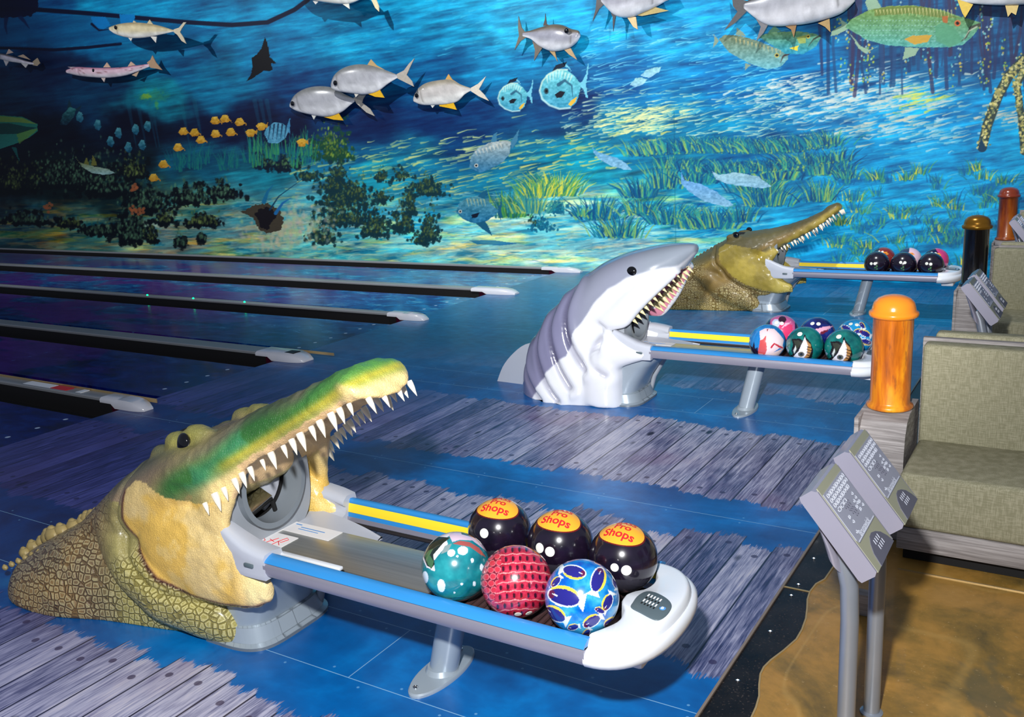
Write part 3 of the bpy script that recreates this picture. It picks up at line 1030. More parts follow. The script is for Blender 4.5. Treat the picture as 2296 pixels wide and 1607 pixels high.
def paint_blue(a, b, c, V):
    n = fbm(a * 2.4 + 7, b * 2.4 + 2); n2 = fbm(a * 7 + 1, b * 7 + 5)
    col = np.array([30., 140, 206]) + (n[:, None] - .5) * np.array([150, 160, 60]) + (n2[:, None] - .5) * np.array([90, 70, 40])
    f = c > -.3
    z = lambda x, y: ((x - 1270) / 255, (790 - y) / 255)
    for x, y, s, r in ((1150, 790, .42, -.25), (1225, 625, .30, 2.9), (1380, 680, .32, -1.9), (1085, 900, .30, -.5), (1440, 830, .22, 1.1), (1330, 950, .24, .5), (1205, 985, .14, .2), (1460, 960, .2, .4), (1500, 700, .15, -1.4), (1400, 560, .14, 0), (1100, 690, .16, .8), (1290, 1030, .14, .9), (1385, 880, .13, -.4)):
        xx, yy = z(x, y); fish_mark(col, a, b, xx, yy, s, r, f)
    return col


def paint_pinkblue(a, b, c, V):
    n = fbm(a * 2 + 7, b * 2 + 9)
    col = np.array([36., 130, 200]) + (n[:, None] - .5) * 80
    f = c > 0
    z = lambda L: [((x - 455) / 300, (510 - y) / 300) for x, y in L]
    lay(col, f & in_poly(a, b, z([(325, 330), (420, 280), (560, 290), (650, 380), (720, 470), (700, 560), (720, 620), (620, 760), (420, 760), (300, 700), (330, 600), (340, 480)])), (232, 210, 214))
    lay(col, f & in_poly(a, b, z([(300, 700), (340, 480), (380, 470), (430, 400), (440, 520), (450, 640), (420, 720)])), (206, 84, 84))
    lay(col, f & in_poly(a, b, z([(440, 300), (470, 290), (450, 340)])), (150, 40, 50))
    lay(col, f & in_poly(a, b, z([(500, 600), (560, 520), (700, 590), (710, 620), (640, 600), (570, 550), (520, 620)])), (190, 40, 60))
    lay(col, f & in_poly(a, b, z([(540, 690), (650, 610), (690, 620), (580, 670)])), (40, 120, 200))
    lay(col, f & in_poly(a, b, z([(170, 560), (215, 600), (240, 500), (260, 620), (300, 600), (310, 720), (180, 690)])), (30, 12, 40))
    return col


def paint_green(cx0, cy0):
    def f_(a, b, c, V):
        n = fbm(a * 3 + cx0, b * 3 + 2)
        col = np.array([14., 108, 104]) + (n[:, None] - .5) * np.array([40, 80, 60])
        f = c > 0
        z = lambda L: [((x - 1080) / 300, (540 - y) / 300) for x, y in L]
        lay(col, f & in_poly(a, b, z([(870, 450), (1000, 440), (1060, 480), (1060, 400), (1080, 365), (1105, 430), (1170, 500), (1215, 640), (1180, 790), (1000, 800), (850, 740), (900, 690), (870, 640), (900, 540)])), (20, 16, 20))
        lay(col, f & in_poly(a, b, z([(1020, 560), (1050, 500), (1080, 410), (1100, 470), (1130, 540), (1120, 640), (1150, 730), (1040, 790), (900, 760), (920, 720), (990, 640)])), (226, 222, 230))
        lay(col, f & in_poly(a, b, z([(1100, 470), (1170, 530), (1190, 620), (1160, 720), (1100, 780), (1060, 770), (1120, 680), (1130, 560)])), (176, 128, 78))
        for k in range(5): lay(col, f & in_poly(a, b, z([(1110, 560 + 45 * k), (1210, 590 + 45 * k), (1200, 602 + 45 * k), (1115, 575 + 45 * k)])), (30, 22, 16))
        lay(col, f & ell(a, b, (1030 - 1080) / 300, (540 - 695) / 300, .17, .13), (90, 88, 76)); lay(col, f & ell(a, b, (1030 - 1080) / 300, (540 - 695) / 300, .08, .07), (24, 20, 22))
        lay(col, f & in_poly(a, b, z([(900, 470), (985, 470), (1030, 510), (980, 600), (930, 700), (900, 660), (930, 540)])), (52, 56, 46))
        lay(col, f & in_poly(a, b, z([(905, 640), (940, 555), (955, 610), (920, 690)])), (200, 206, 204))
        for x, y, r in ((790, 600, .06), (810, 650, .09), (790, 700, .07), (1360, 610, .03), (1270, 790, .08)): lay(col, f & ell(a, b, (x - 1080) / 300, (540 - y) / 300, r, r), (150, 180, 210))
        return col
    return f_


def paint_pink(a, b, c, V):
    n = fbm(a * 3 + 1, b * 3 + 2)
    col = np.tile(np.array([20., 24, 70]), (len(a), 1)) + n[:, None] * 20
    f = c > 0
    lay(col, f & (a > -.62) & (a < .75), (206, 96, 150)); lay(col, f & (a > -.1) & (a < .62) & (b < .55 - .2 * a), (222, 60, 110))
    lay(col, f & ell(a, b, -.3, .5, .22, .25), (200, 210, 240)); lay(col, f & ell(a, b, .05, .72, .22, .2), (50, 12, 40))
    lay(col, f & in_poly(a, b, [(0, .2), (.4, .45), (.55, .6), (.2, .5)]), (246, 180, 206))
    return col


def paint_navy(a, b, c, V):
    n = fbm(a * 3 + 6, b * 3 + 2)
    col = np.array([22., 36, 110]) + (n[:, None] - .5) * np.array([30, 60, 90])
    f = c > 0
    lay(col, f & in_poly(a, b, [(-.1, .3), (.4, .45), (.85, .5), (.7, .38), (.3, .1), (.0, .0)]), (232, 170, 196)); lay(col, f & in_poly(a, b, [(.1, .12), (.55, .3), (.6, .22), (.25, .0)]), (110, 20, 40))
    return col


def paint_reef(a, b, c, V):
    n = fbm(a * 3 + 3, b * 3 + 8)
    col = np.array([20., 140, 200]) + (n[:, None] - .5) * np.array([60, 80, 80])
    f = c > 0
    for x, y, s, r in ((-.45, .45, .3, 2.6), (.1, .3, .22, .5), (.5, .2, .3, -.4), (.6, -.25, .28, 2.8), (.15, -.1, .2, 1.5), (.35, .65, .2, -1)): fish_mark(col, a, b, x, y, s, r, f)
    return col


def paint_two(c1, c2, tilt=.0, thr=.1, band=None):
    def f_(a, b, c, V):
        n = fbm(a * 4 + 3, b * 4 + 8)
        col = np.tile(np.array(c1, float), (len(a), 1)) + (n[:, None] - .5) * 40
        f = c > -.2
        lay(col, f & (a * 1.0 + b * tilt > thr), c2)
        lay(col, f & in_poly(a, b, [(-.65, .30), (-.3, .60), (.25, .58), (.45, .36), (.2, .40), (-.2, .42)]), (240, 170, 50))
        lay(col, f & in_poly(a, b, [(-.1, .46), (.3, .42), (.36, .50), (.0, .54)]), (214, 96, 30))
        return col
    return f_


# lettering wrapped over the black balls: an orange oval near the top with red writing
def text_verts(s, size):
    cu = bpy.data.curves.new('lettering', 'FONT'); cu.body = s; cu.size = size; cu.align_x = 'CENTER'; cu.align_y = 'CENTER'
    cu.offset = .012 * size / .5; cu.resolution_u = 3
    o = bpy.data.objects.new('lettering', cu); C.objects.link(o)
    dg = bpy.context.evaluated_depsgraph_get()
    me = bpy.data.meshes.new_from_object(o.evaluated_get(dg))
    bm = bmesh.new(); bm.from_mesh(me)
    for _ in range(2):
        le = [e for e in bm.edges if e.calc_length() > size * .12]
        if le: bmesh.ops.subdivide_edges(bm, edges=le, cuts=1)
    bmesh.ops.triangulate(bm, faces=bm.faces[:])
    V = [v.co.copy() for v in bm.verts]; F = [[v.index for v in f.verts] for f in bm.faces]
    bm.free(); bpy.data.meshes.remove(me); bpy.data.objects.remove(o); bpy.data.curves.remove(cu)
    return V, F


def flat_poly(pts, mx=.06):
    bm = bmesh.new(); bm.faces.new([bm.verts.new((u, v, 0)) for u, v in pts])
    bmesh.ops.triangulate(bm, faces=bm.faces[:])
    for _ in range(3):
        le = [e for e in bm.edges if e.calc_length() > mx]
        if le: bmesh.ops.subdivide_edges(bm, edges=le, cuts=1); bmesh.ops.triangulate(bm, faces=bm.faces[:])
    bm.verts.index_update()
    V = [(v.co.x, v.co.y) for v in bm.verts]; F = [[v.index for v in f.verts] for f in bm.faces]
    bm.free()
    return V, F


_words = [('BASS', .30, .40), ('Pro', .36, .12), ('Shops', .40, -.20)]
_txt = []
for s, sz, dy in _words:
    V_, F_ = text_verts(s, sz)
    _txt.append(([(v.x + (.0 if s != 'Pro' else .0), v.y + dy) for v in V_], F_))


def badge(cd, rot):
    """oval badge centred on direction cd=(a,b) with writing rotated by rot"""
    def f(t, right, up, w_):
        n_ = (right * cd[0] + up * cd[1] + w_ * cd[2]).normalized()
        x = (right - n_ * right.dot(n_)).normalized(); y = n_.cross(x)
        x, y = x * math.cos(rot) + y * math.sin(rot), -x * math.sin(rot) + y * math.cos(rot)

        def wrap(u, v, r):
            d = math.hypot(u, v)
            if d < 1e-6: return tuple(n_ * R * r)
            return tuple((n_ * math.cos(d) + (x * u + y * v) * (math.sin(d) / d)) * R * r)
        for nm, k, r, m_ in (('badge_border', 1.06, 1.0015, MAT['decal_maroon']), ('orange_badge', 1.0, 1.003, MAT['orange'])):
            mb = MB(); rings = []
            for q in (1.0, .85, .7, .55, .4, .25, .1):
                rings.append([wrap(.72 * k * q * math.cos(a), .56 * k * q * math.sin(a), r) for a in np.linspace(0, 2 * PI, 49)[:-1]])
            mb.rings([[tuple(Vector(p) * .985) for p in rings[0]]] + rings)
            mb.build(nm, m_, t)
        mb = MB()
        for V_, F_ in _txt:
            mb.add([wrap(u, v, 1.0055) for u, v in V_], F_)
        mb.build('lettering', MAT['decal_red'], t)
        # leaping fish beside the writing
        mb = MB()
        fp = [(-.80, -.10), (-.70, .06), (-.56, .30), (-.44, .42), (-.50, .28), (-.60, .06), (-.66, -.12), (-.60, -.22), (-.74, -.20), (-.86, -.26), (-.84, -.14)]
        c0 = (-.66, .02)
        pv, pf_ = flat_poly([(u * 1.22, v * 1.25) for u, v in fp]); mb.add([wrap(u, v, 1.006) for u, v in pv], pf_)
        mb.build('leaping_fish', MAT['decal_black'], t)
        mb = MB(); fp = [(-.78, -.10), (-.68, .05), (-.60, .18), (-.64, .05), (-.70, -.10)]
        pv, pf_ = flat_poly([(u * 1.22, v * 1.25) for u, v in fp]); mb.add([wrap(u, v, 1.010) for u, v in pv], pf_)
        mb.build('leaping_fish_flank', MAT['decal_white'], t)
    return f


MAT['decal_maroon'] = M('decal_maroon', (110, 24, 20), .3)
MAT['decal_green'] = M('decal_green', (60, 140, 70), .3)
BX = [-1.618, -1.395, -1.171]
ZB = .482
g1 = 'bowling balls on the front rack'
ball((BX[2], YC[0] - .148, ZB), 'bright blue bowling ball with navy and yellow reef fish, beside the white end cap', paint_blue, 320, g1)
ball((BX[1] + .002, YC[0] - .149, ZB), 'crimson bowling ball with crocodile skin pattern, in the near row of the front rack', paint_red, 320, g1, [holes([(.0, -.88), (.3, -.87)], .10)])
ball((BX[0] + .002, YC[0] - .148, ZB), 'teal bowling ball with white spots and a billfish on the front rack', paint_teal, 320, g1)
cdir = (-.03, .80, .60)
ball((BX[2], YC[0] + .135, ZB), 'black bowling ball with orange badge, behind the bright blue ball', paint_black(), 160, g1, [badge(cdir, -.42), holes([(.08, -.36)], .15), holes([(-.25, -.28)], .12)])
ball((BX[1] - .005, YC[0] + .142, ZB), 'black bowling ball with orange badge and two white holes, behind the crimson ball', paint_black(), 160, g1, [badge(cdir, -.42), holes([(-.62, -.12), (-.32, -.24)], .15)])
ball((BX[0] - .02, YC[0] + .145, ZB), 'black bowling ball with orange badge, behind the teal ball', paint_black(), 160, g1, [badge(cdir, -.42), holes([(-.48, -.07)], .15)])
g2 = 'bowling balls on the shark rack'
ball((BX[0], YC[1] - .148, ZB), 'pale pink and blue marbled bowling ball in the near row of the shark rack', paint_pinkblue, 200, g2)
ball((BX[1], YC[1] - .148, ZB), 'dark green fish-face bowling ball, middle of the near row of the shark rack', paint_green(3, 1), 200, g2, [holes([(-.27, .58)], .14)])
ball((BX[2], YC[1] - .148, ZB), 'dark green bowling ball with a fish face, close to the orange post', paint_green(5, 1), 200, g2, [holes([(-.27, .58)], .14)])
ball((BX[0], YC[1] + .148, ZB), 'pink and navy bowling ball in the far row of the shark rack', paint_pink, 120, g2, [holes([(-.28, .55), (.02, .50)], .12)])
ball((BX[1], YC[1] + .148, ZB), 'navy bowling ball with a pink streak in the far row of the shark rack', paint_navy, 120, g2, [holes([(-.28, .62), (.05, .60)], .12)])
ball((BX[2], YC[1] + .148, ZB), 'turquoise bowling ball with reef fish in the far row of the shark rack', paint_reef, 120, g2, [holes([(-.25, .72), (.08, .68)], .11)])
g3 = 'bowling balls on the far rack'
lab3 = ['leftmost of the front row', 'middle of the front row', 'in the front row closest to the end cap']
def sticker(t, right, up, w_):
    mb = MB()
    for a0, b0 in ((.02, -.22), (-.12, -.34), (.04, -.45)):
        mb.add([onball(right, up, w_, a0 + .05 * math.cos(q), b0 + .07 * math.sin(q), 1.004) for q in np.linspace(0, 6.28, 9)[:-1]], [tuple(range(8))])
    mb.build('emblem', MAT['decal_green'], t)
for i in range(3):
    ball((BX[i], YC[2] - .148, ZB), 'black bowling ball, farthest rack, ' + lab3[i], paint_black(False), 80, g3, [holes([(-.42, -.02), (-.14, -.02)] if i == 0 else [(-.2, .14), (.12, .12)] if i == 1 else [(-.3, .1), (.0, .06)], .12), sticker])
ball((BX[0], YC[2] + .148, ZB), 'brownish red and orange bowling ball behind the leftmost black ball of the farthest rack', paint_two((30, 20, 30), (128, 40, 34), 0, -.35), 80, g3, [holes([(-.35, .62), (-.08, .60)], .10)])
ball((BX[1], YC[2] + .148, ZB), 'black bowling ball with a pale pink band in the back row of the farthest rack', paint_two((40, 60, 90), (222, 190, 206), 0, .0), 80, g3)
ball((BX[2], YC[2] + .148, ZB), 'navy bowling ball with pink patch in the back row of the farthest rack', paint_two((14, 14, 60), (200, 60, 120), .6, .5), 80, g3, [holes([(-.35, .60), (-.05, .56)], .10)])
# ------------------------------------------------------------------ sculpted heads
def loft(st, n=40, m=48, e=2.2, conc=0.0):
    """st rows: x, y, z, pitch(deg), yaw(deg), w, up, down  -> closed surface"""
    A = cr(np.array(st, float), m)
    rings = []
    for x, y, z, p, q, w_, u, d in A:
        p = math.radians(p); q = math.radians(q)
        t = Vector((math.cos(p) * math.cos(q), math.cos(p) * math.sin(q), math.sin(p)))
        s = Vector((-math.sin(q), math.cos(q), 0))
        nrm = t.cross(s)
        if nrm.z < 0 or (abs(nrm.z) < 1e-6 and nrm.x > 0): nrm = -nrm
        w_ = max(w_, .004); u = max(u, .003); d = max(d, .003)
        ring = []
        for k in range(n):
            a = 2 * PI * k / n
            c_, s_ = math.cos(a), math.sin(a)
            yy = w_ * math.copysign(abs(c_) ** (2 / e), c_)
            if s_ >= 0: zz = u * abs(s_) ** (2 / e)
            else: zz = -d * abs(s_) ** (2 / e) * (1 - conc * (1 - (yy / w_) ** 2))
            ring.append(Vector((x, y, z)) + s * yy + nrm * zz)
        rings.append(ring)
    mb = MB(); mb.rings(rings)
    return mb


def fuse(parts, voxel=.008, it=4):
    mb = MB()
    for p in parts: mb.add(p.V, p.F)
    bm = bmesh.new()
    vs = [bm.verts.new(v) for v in mb.V]
    for f in mb.F:
        try: bm.faces.new([vs[i] for i in f])
        except ValueError: pass
    bmesh.ops.recalc_face_normals(bm, faces=bm.faces[:])
    me = bpy.data.meshes.new('tmp'); bm.to_mesh(me); bm.free()
    o = bpy.data.objects.new('tmp', me); C.objects.link(o)
    md = o.modifiers.new('r', 'REMESH'); md.mode = 'VOXEL'; md.voxel_size = voxel
    dg = bpy.context.evaluated_depsgraph_get(); dg.update()
    ev = bpy.data.meshes.new_from_object(o.evaluated_get(dg))
    nv = len(ev.vertices)
    V = np.empty(nv * 3, np.float32); ev.vertices.foreach_get('co', V); V = V.reshape(-1, 3).astype(float)
    F = np.empty(len(ev.loops), np.int32); ev.loops.foreach_get('vertex_index', F); F = F.reshape(-1, 4)
    E = np.empty(len(ev.edges) * 2, np.int32); ev.edges.foreach_get('vertices', E); E = E.reshape(-1, 2)
    bpy.data.objects.remove(o); bpy.data.meshes.remove(me); bpy.data.meshes.remove(ev)
    return smooth_v(V, E, it), F, E


def smooth_v(V, E, it, lam=.6):
    nv = len(V)
    deg = np.bincount(E.ravel(), minlength=nv)[:, None]
    for _ in range(it):
        S = np.zeros_like(V)
        for k in range(3):
            S[:, k] = np.bincount(E[:, 0], V[E[:, 1], k], nv) + np.bincount(E[:, 1], V[E[:, 0], k], nv)
        V = V + lam * (S / np.maximum(deg, 1) - V)
    return V


def normals(V, F):
    n = np.cross(V[F[:, 1]] - V[F[:, 0]], V[F[:, 2]] - V[F[:, 0]]) + np.cross(V[F[:, 2]] - V[F[:, 0]], V[F[:, 3]] - V[F[:, 0]])
    N = np.zeros_like(V)
    for k in range(4):
        for c in range(3): N[:, c] += np.bincount(F[:, k], n[:, c], len(V))
    return N / np.maximum(np.linalg.norm(N, axis=1, keepdims=True), 1e-9)


def seg_dist(V, pts):
    """distance to a 3D polyline, with parameter"""
    best = np.full(len(V), 1e9); par = np.zeros(len(V))
    pts = np.array(pts, float)
    for i in range(len(pts) - 1):
        a, b = pts[i], pts[i + 1]
        t = np.clip(((V - a) @ (b - a)) / ((b - a) @ (b - a)), 0, 1)
        d = np.linalg.norm(V - (a + t[:, None] * (b - a)), axis=1)
        m = d < best
        best[m] = d[m]; par[m] = i + t[m]
    return best, par


def sst(x, a, b):
    t = np.clip((x - a) / (b - a), 0, 1)
    return t * t * (3 - 2 * t)


def mixc(col, f, c):
    return col * (1 - f[:, None]) + np.asarray(c, float) * f[:, None]


def skin_mat(name, rough, coat, scale_size=34, bumpy=.5):
    g = G(name)
    P = g.pos()
    c, a = g.attr()
    n = g.noise(P, 16, 5, .65); n2 = g.noise(P, 120, 3)
    base = g.mix(1.0, c, g.mix(n, (.72, .72, .70), (1.18, 1.16, 1.12)), 'MULTIPLY')
    # scale cells where the alpha channel asks for them
    wv = g.vor(P, scale_size, 'DISTANCE_TO_EDGE', .55)
    wf = g.vor(P, scale_size * 3.2, 'DISTANCE_TO_EDGE', .8)
    cell = g.step(wv, .02, .11)
    fine = g.step(wf, .01, .12)
    crease = g.math('SUBTRACT', 1, g.math('MULTIPLY', g.math('SUBTRACT', 1, cell), a))
    dark = g.mix(g.math('MULTIPLY', g.math('SUBTRACT', 1, crease), .5), base, g.mix(1.0, base, (.32, .27, .16), 'MULTIPLY'))
    rim = g.math('MULTIPLY', g.math('MULTIPLY', g.step(wv, .08, .16), g.math('SUBTRACT', 1, g.step(wv, .18, .30))), a)
    dark = g.mix(g.math('MULTIPLY', rim, .34), dark, (.85, .78, .42))
    g.set(base=dark, rough=rough, coat=coat, coatr=.2)
    h = g.math('ADD', g.math('MULTIPLY', crease, 1.0), g.math('ADD', g.math('MULTIPLY', n2, .5), g.math('MULTIPLY', fine, .14)))
    g.bump(h, bumpy, .006)
    return g.m


def cone_tooth(mb, base, d, length, r, bend=(0, 0, 0)):
    b = Vector(base); d = Vector(d).normalized(); bend = Vector(bend)
    a = d.orthogonal().normalized(); c = d.cross(a)
    rings = []
    for f, k in ((-.25, 1.0), (0, 1.0), (.3, .82), (.6, .52), (.85, .24), (1.0, .06)):
        o = b + d * length * f + bend * (f * f * length)
        rings.append([o + (a * math.cos(q) + c * math.sin(q)) * r * k for q in np.linspace(0, 2 * PI, 11)[:-1]])
    mb.rings(rings)


# ---------------- crocodiles
def crocodile(Y, S, label, group):
    t = thing('crocodile_head', label, 'crocodile head', (-3.2, Y, 0), group=group)
    off = (3.2, 0, 0)
    top, bot, wd = S['top'], S['bot'], S['w']
    st = []
    for (tx, tz), (bx, bz), w_ in zip(top, bot, wd):
        p = math.degrees(math.atan2(-(tx - bx), tz - bz))
        cx_, cz_ = (tx + bx) / 2, (tz + bz) / 2
        h = math.hypot(tx - bx, tz - bz) / 2
        st.append((cx_, 0, cz_, p, 0, w_, h, h))
    parts = [loft(st, e=S.get('e', 2.5), conc=0.0, m=60)]
    for sgn in (-1, 1):
        parts.append(loft([(x, sgn * y, z, p, -sgn * q, w_, h, h) for x, y, z, p, q, w_, h in S['jaw']], e=2.3))
        parts.append(loft([(x, sgn * y, z, p, 0, w_, h, h) for x, y, z, p, w_, h in S['pillar']], e=2.2, m=24))
        for (x, y, z), r, s3 in S['brow']:
            b_ = MB(); b_.ball((x, sgn * y, z), r, 20, 14, s3); parts.append(b_)
        parts.append(loft([(x, sgn * y, z, p, 0, w_, h, h) for x, y, z, p, w_, h in S['collar']], e=2.2, m=40))
    parts.append(loft([(x, y, 0, 0, 0, w_, h, .05) for x, y, w_, h in S['body']], e=2.3, m=50))
    V, F, E = fuse(parts, S.get('voxel', .0085), 9)
    # hollow the underside of the snout and the throat around the machine
    N = normals(V, F)
    # snout axis parameter: 0 at the back of the mouth, 1 at the tip
    ax0 = np.array([S['bot'][4][0], 0, S['bot'][4][1]]); ax1 = np.array([S['bot'][-2][0], 0, S['bot'][-2][1]])
    L_ = np.linalg.norm(ax1 - ax0); ad = (ax1 - ax0) / L_
    nd_ = np.array([-ad[2], 0, ad[0]])
    u = (V - ax0) @ ad / L_; v = (V - ax0) @ nd_
    wl = np.interp(u, np.linspace(0, 1, len(wd) - 5), wd[4:-1])
    inner = (N @ nd_ < -.15) & (u > -.35) & (u < 1.02) & (v < .09)
    f = inner * (1 - np.clip(np.abs(V[:, 1]) / (wl * .80), 0, 1) ** 2) * sst(u, -.35, .0) * (1 - sst(u, .88, 1.03))
    V = V + nd_[None] * (f * S.get('hollow', .065))[:, None]
    # bumpy lip line with sockets over the teeth
    lip = np.exp(-(v / .035) ** 2) * (u > -.05) * (u < 1.0)
    V = V + N * (lip * .007 * np.sin(u * 42))[:, None]
    # nostril hump
    V = smooth_v(V, E, 1)
    V[:, 2] = np.maximum(V[:, 2], 0.0)
    N = normals(V, F)
    # large scale relief on the flank
    nz = fbm(V[:, 0] * 7 + 5, V[:, 2] * 7 + V[:, 1] * 5, 3)
    V = V + N * ((nz - .5) * .012 * (V[:, 2] > .01))[:, None]
    nf = fbm(V[:, 0] * 30 + V[:, 1] * 12, V[:, 2] * 30 + V[:, 1] * 22, 13, 3); V = V + N * ((nf - .5) * .010 * sst(u, -.9, -.5))[:, None]
    # ridge creases round the cheek
    d, par = seg_dist(np.stack([V[:, 0], np.zeros(len(V)), V[:, 2]], 1), [(x, 0, z) for x, z in S['crease']])
    side = np.clip(np.abs(V[:, 1]) / .2, 0, 1)
    V = V - N * (np.exp(-(d / .014) ** 2) * .022 * side)[:, None]
    col, alpha = S['paint'](V, N, u, v, d, side)
    me = raw_mesh('skin', V, F, col=np.concatenate([nlin(col), alpha[:, None]], 1))
    link('skin', me, S['mat'], t, off)
    # teeth
    P = np.array(bot[3:], float); W = np.array(wd[3:], float)
    K = cr(np.column_stack([P, W]), 240)
    al = np.concatenate([[0], np.cumsum(np.hypot(*np.diff(K[:, :2], axis=0).T))]); al /= al[-1]
    K = np.stack([np.interp(np.linspace(0, 1, 60), al, K[:, c]) for c in range(3)], 1)
    ts = np.linspace(S.get('t0', .06), .90, S['nt'])
    rr = random.Random(3)
    for s in (-1, 1):
        for j, tt in enumerate(ts):
            x, z, w_ = K[int(tt * 59)]
            ln = S['tl'] * (.75 + .5 * rr.random()) * (1.25 if j % 4 == 1 else 1)
            dirn = (-nd_[0] * .93, s * .10, -nd_[2] * .93)
            mb = MB(); cone_tooth(mb, (x - nd_[0] * -.012, s * (w_ * .90 + .03 * max(0, .2 - tt) / .2), z + .010), dirn, ln, ln * .24, (-.10, 0, 0)); mb.build('tooth', MAT['ivory'], t, loc=off)
    x, z, w_ = K[56]
    for yy in (-.07, -.025, .025, .07):
        mb = MB(); cone_tooth(mb, (x + .02, yy * w_ / .1, z + .012), (-nd_[0], 0, -nd_[2]), S['tl'] * 1.05, S['tl'] * .24); mb.build('tooth', MAT['ivory'], t, loc=off)
    # eyes
    for s in (-1, 1):
        (ex, ey, ez), er, es_ = S['eye']
        mb = MB(); mb.ball((ex, s * ey, ez), er, 24, 16, es_)
        mb.build('eye', MAT['eye_black'], t, loc=off)
    return t


def scutes(t, pts, m, off):
    for x, y, z, r in pts:
        mb = MB()
        mb.ball((x, y, z), r * 1.15, 9, 7, (1.15, .8, .9))
        mb.ball((x - r * .3, y, z + r * .55), r * .62, 10, 8, (1.1, .8, 1.0))
        mb.build('scute', m, t, loc=off)


def paint_front(V, N, u, v, d, side):
    x, y, z = V[:, 0], np.abs(V[:, 1]), V[:, 2]
    n = fbm(x * 6 + 2, z * 6 + V[:, 1] * 6, 4); n2 = fbm(x * 22 + 2, z * 22 + V[:, 1] * 22, 9)
    col = np.tile(np.array([142., 134, 84]), (len(V), 1)) * (.8 + .4 * n2)[:, None]
    # neck / body brown
    bodym = sst(-x, 3.10, 3.35) * (1 - sst(z - (x + 3.45) * .8, .16, .30))
    col = mixc(col, sst(-x, 3.05, 3.3) * (1 - .0 * z), np.array([122, 100, 72]))
    col = mixc(col, sst(n, .5, .62) * sst(-x, 3.1, 3.4) * .7, (146, 116, 70))
    col = mixc(col, sst(-x, 3.45, 3.75) * sst(z, .05, .2) * .7, (120, 104, 108))
    # top of head: grey green
    topm = sst(v, .11, .2) * sst(-u, -1.2, .9) * 0 + sst(N[:, 2], .35, .75) * sst(z, .42, .55)
    col = mixc(col, topm * .85, np.array([94, 98, 76]))
    col = mixc(col, topm * sst(n, .48, .6) * .6, (142, 122, 104))
    # snout flank: vivid green band between grey top and cream lip
    sn = sst(u, -.9, -.45)
    band = np.exp(-((v - (.10 + .02 * np.sin(u * 9))) / .052) ** 2) * sn * (N[:, 2] > -.4)
    col = mixc(col, np.clip(band * 1.25, 0, 1) * .92, np.array([44, 108, 46]))
    col = mixc(col, band * sst(n, .52, .66) * .6 * (1 - sst(u, .2, .5)), (60, 140, 110))
    col = mixc(col, sst(u, .55, .95) * sst(N[:, 2], .1, .6) * .75, (84, 142, 66))
    col = mixc(col, np.exp(-((v - .20) / .05) ** 2) * sst(-u, .1, .5) * (z > .5) * .7, (140, 116, 104))
    # cream lips and mouth lining
    lip = (1 - sst(v, .03, .085)) * sst(u, -.55, -.25)
    col = mixc(col, lip, np.array([240, 212, 146]))
    col = mixc(col, np.exp(-((v - .075) / .02) ** 2) * sst(u, -.3, 0) * .8, (196, 176, 58))
    inn = (N @ np.array([.45, 0, -.88]) > .55) & (u > -.3)
    col = mixc(col, inn * .8, np.array([236, 196, 150]))
    col = mixc(col, sst(u, .86, 1.0) * (1 - sst(N[:, 2], .2, .7)) * .85, (228, 200, 140))
    # cheek yellow
    ch = np.array([CHK[0], CHK[1]])
    cy = in_poly(x, z, CHEEK)
    cyf = cy * sst(y, .12, .2)
    col = mixc(col, cyf * 1.0, np.array([236, 206, 138]))
    col = mixc(col, cyf * sst(n, .46, .60), (230, 188, 92))
    col = mixc(col, cyf * sst(n2, .52, .7) * .45, (240, 214, 152))
    col = mixc(col, sst(x, -2.52, -2.40) * (z < .66) * (u < .3) * .9, (248, 220, 164))
    # collar / throat scales olive yellow
    cl = (1 - cyf) * sst(x, -3.2, -3.05) * (1 - sst(v, -.05, .02)) * (z < .52)
    col = mixc(col, cl * (x < -2.3) * (1 - sst(u, -.2, 0)) * .85, np.array([170, 160, 88]))
    # dark seam under the lip of the lower jaw
    dd, _ = seg_dist(np.stack([x, z * 0, z], 1), [(a_, 0, b_) for a_, b_ in CHEEK[:9]])
    col = mixc(col, np.exp(-(dd / .007) ** 2) * sst(y, .2, .28), (86, 50, 40))
    col = col * (.86 + .28 * n)[:, None]
    # brow ridges
    br = np.exp(-(((x + 2.80) / .16) ** 2 + ((y - .2) / .1) ** 2 + ((z - .80) / .1) ** 2))
    col = mixc(col, np.clip(br * 1.3, 0, 1) * .8, np.array([160, 156, 78]))
    alpha = np.clip(1 - cyf * 1.0 - sst(v, -.03, .03) * sst(x, -3.3, -3.1) - sst(x, -2.40, -2.34) - br, 0, 1) * sst(-z, -.62, -.5)
    alpha = np.maximum(alpha, 0)
    return col, alpha


# near-side outline of the yellow cheek in the X-Z plane
CHEEK = [(-3.02, .56), (-3.04, .45), (-2.98, .33), (-2.86, .25), (-2.70, .205), (-2.55, .195), (-2.42, .21), (-2.33, .245), (-2.27, .33), (-2.33, .43), (-2.40, .50), (-2.47, .60), (-2.56, .585), (-2.66, .56), (-2.78, .58), (-2.88, .615), (-2.96, .61)]
CHK = (0, 0)

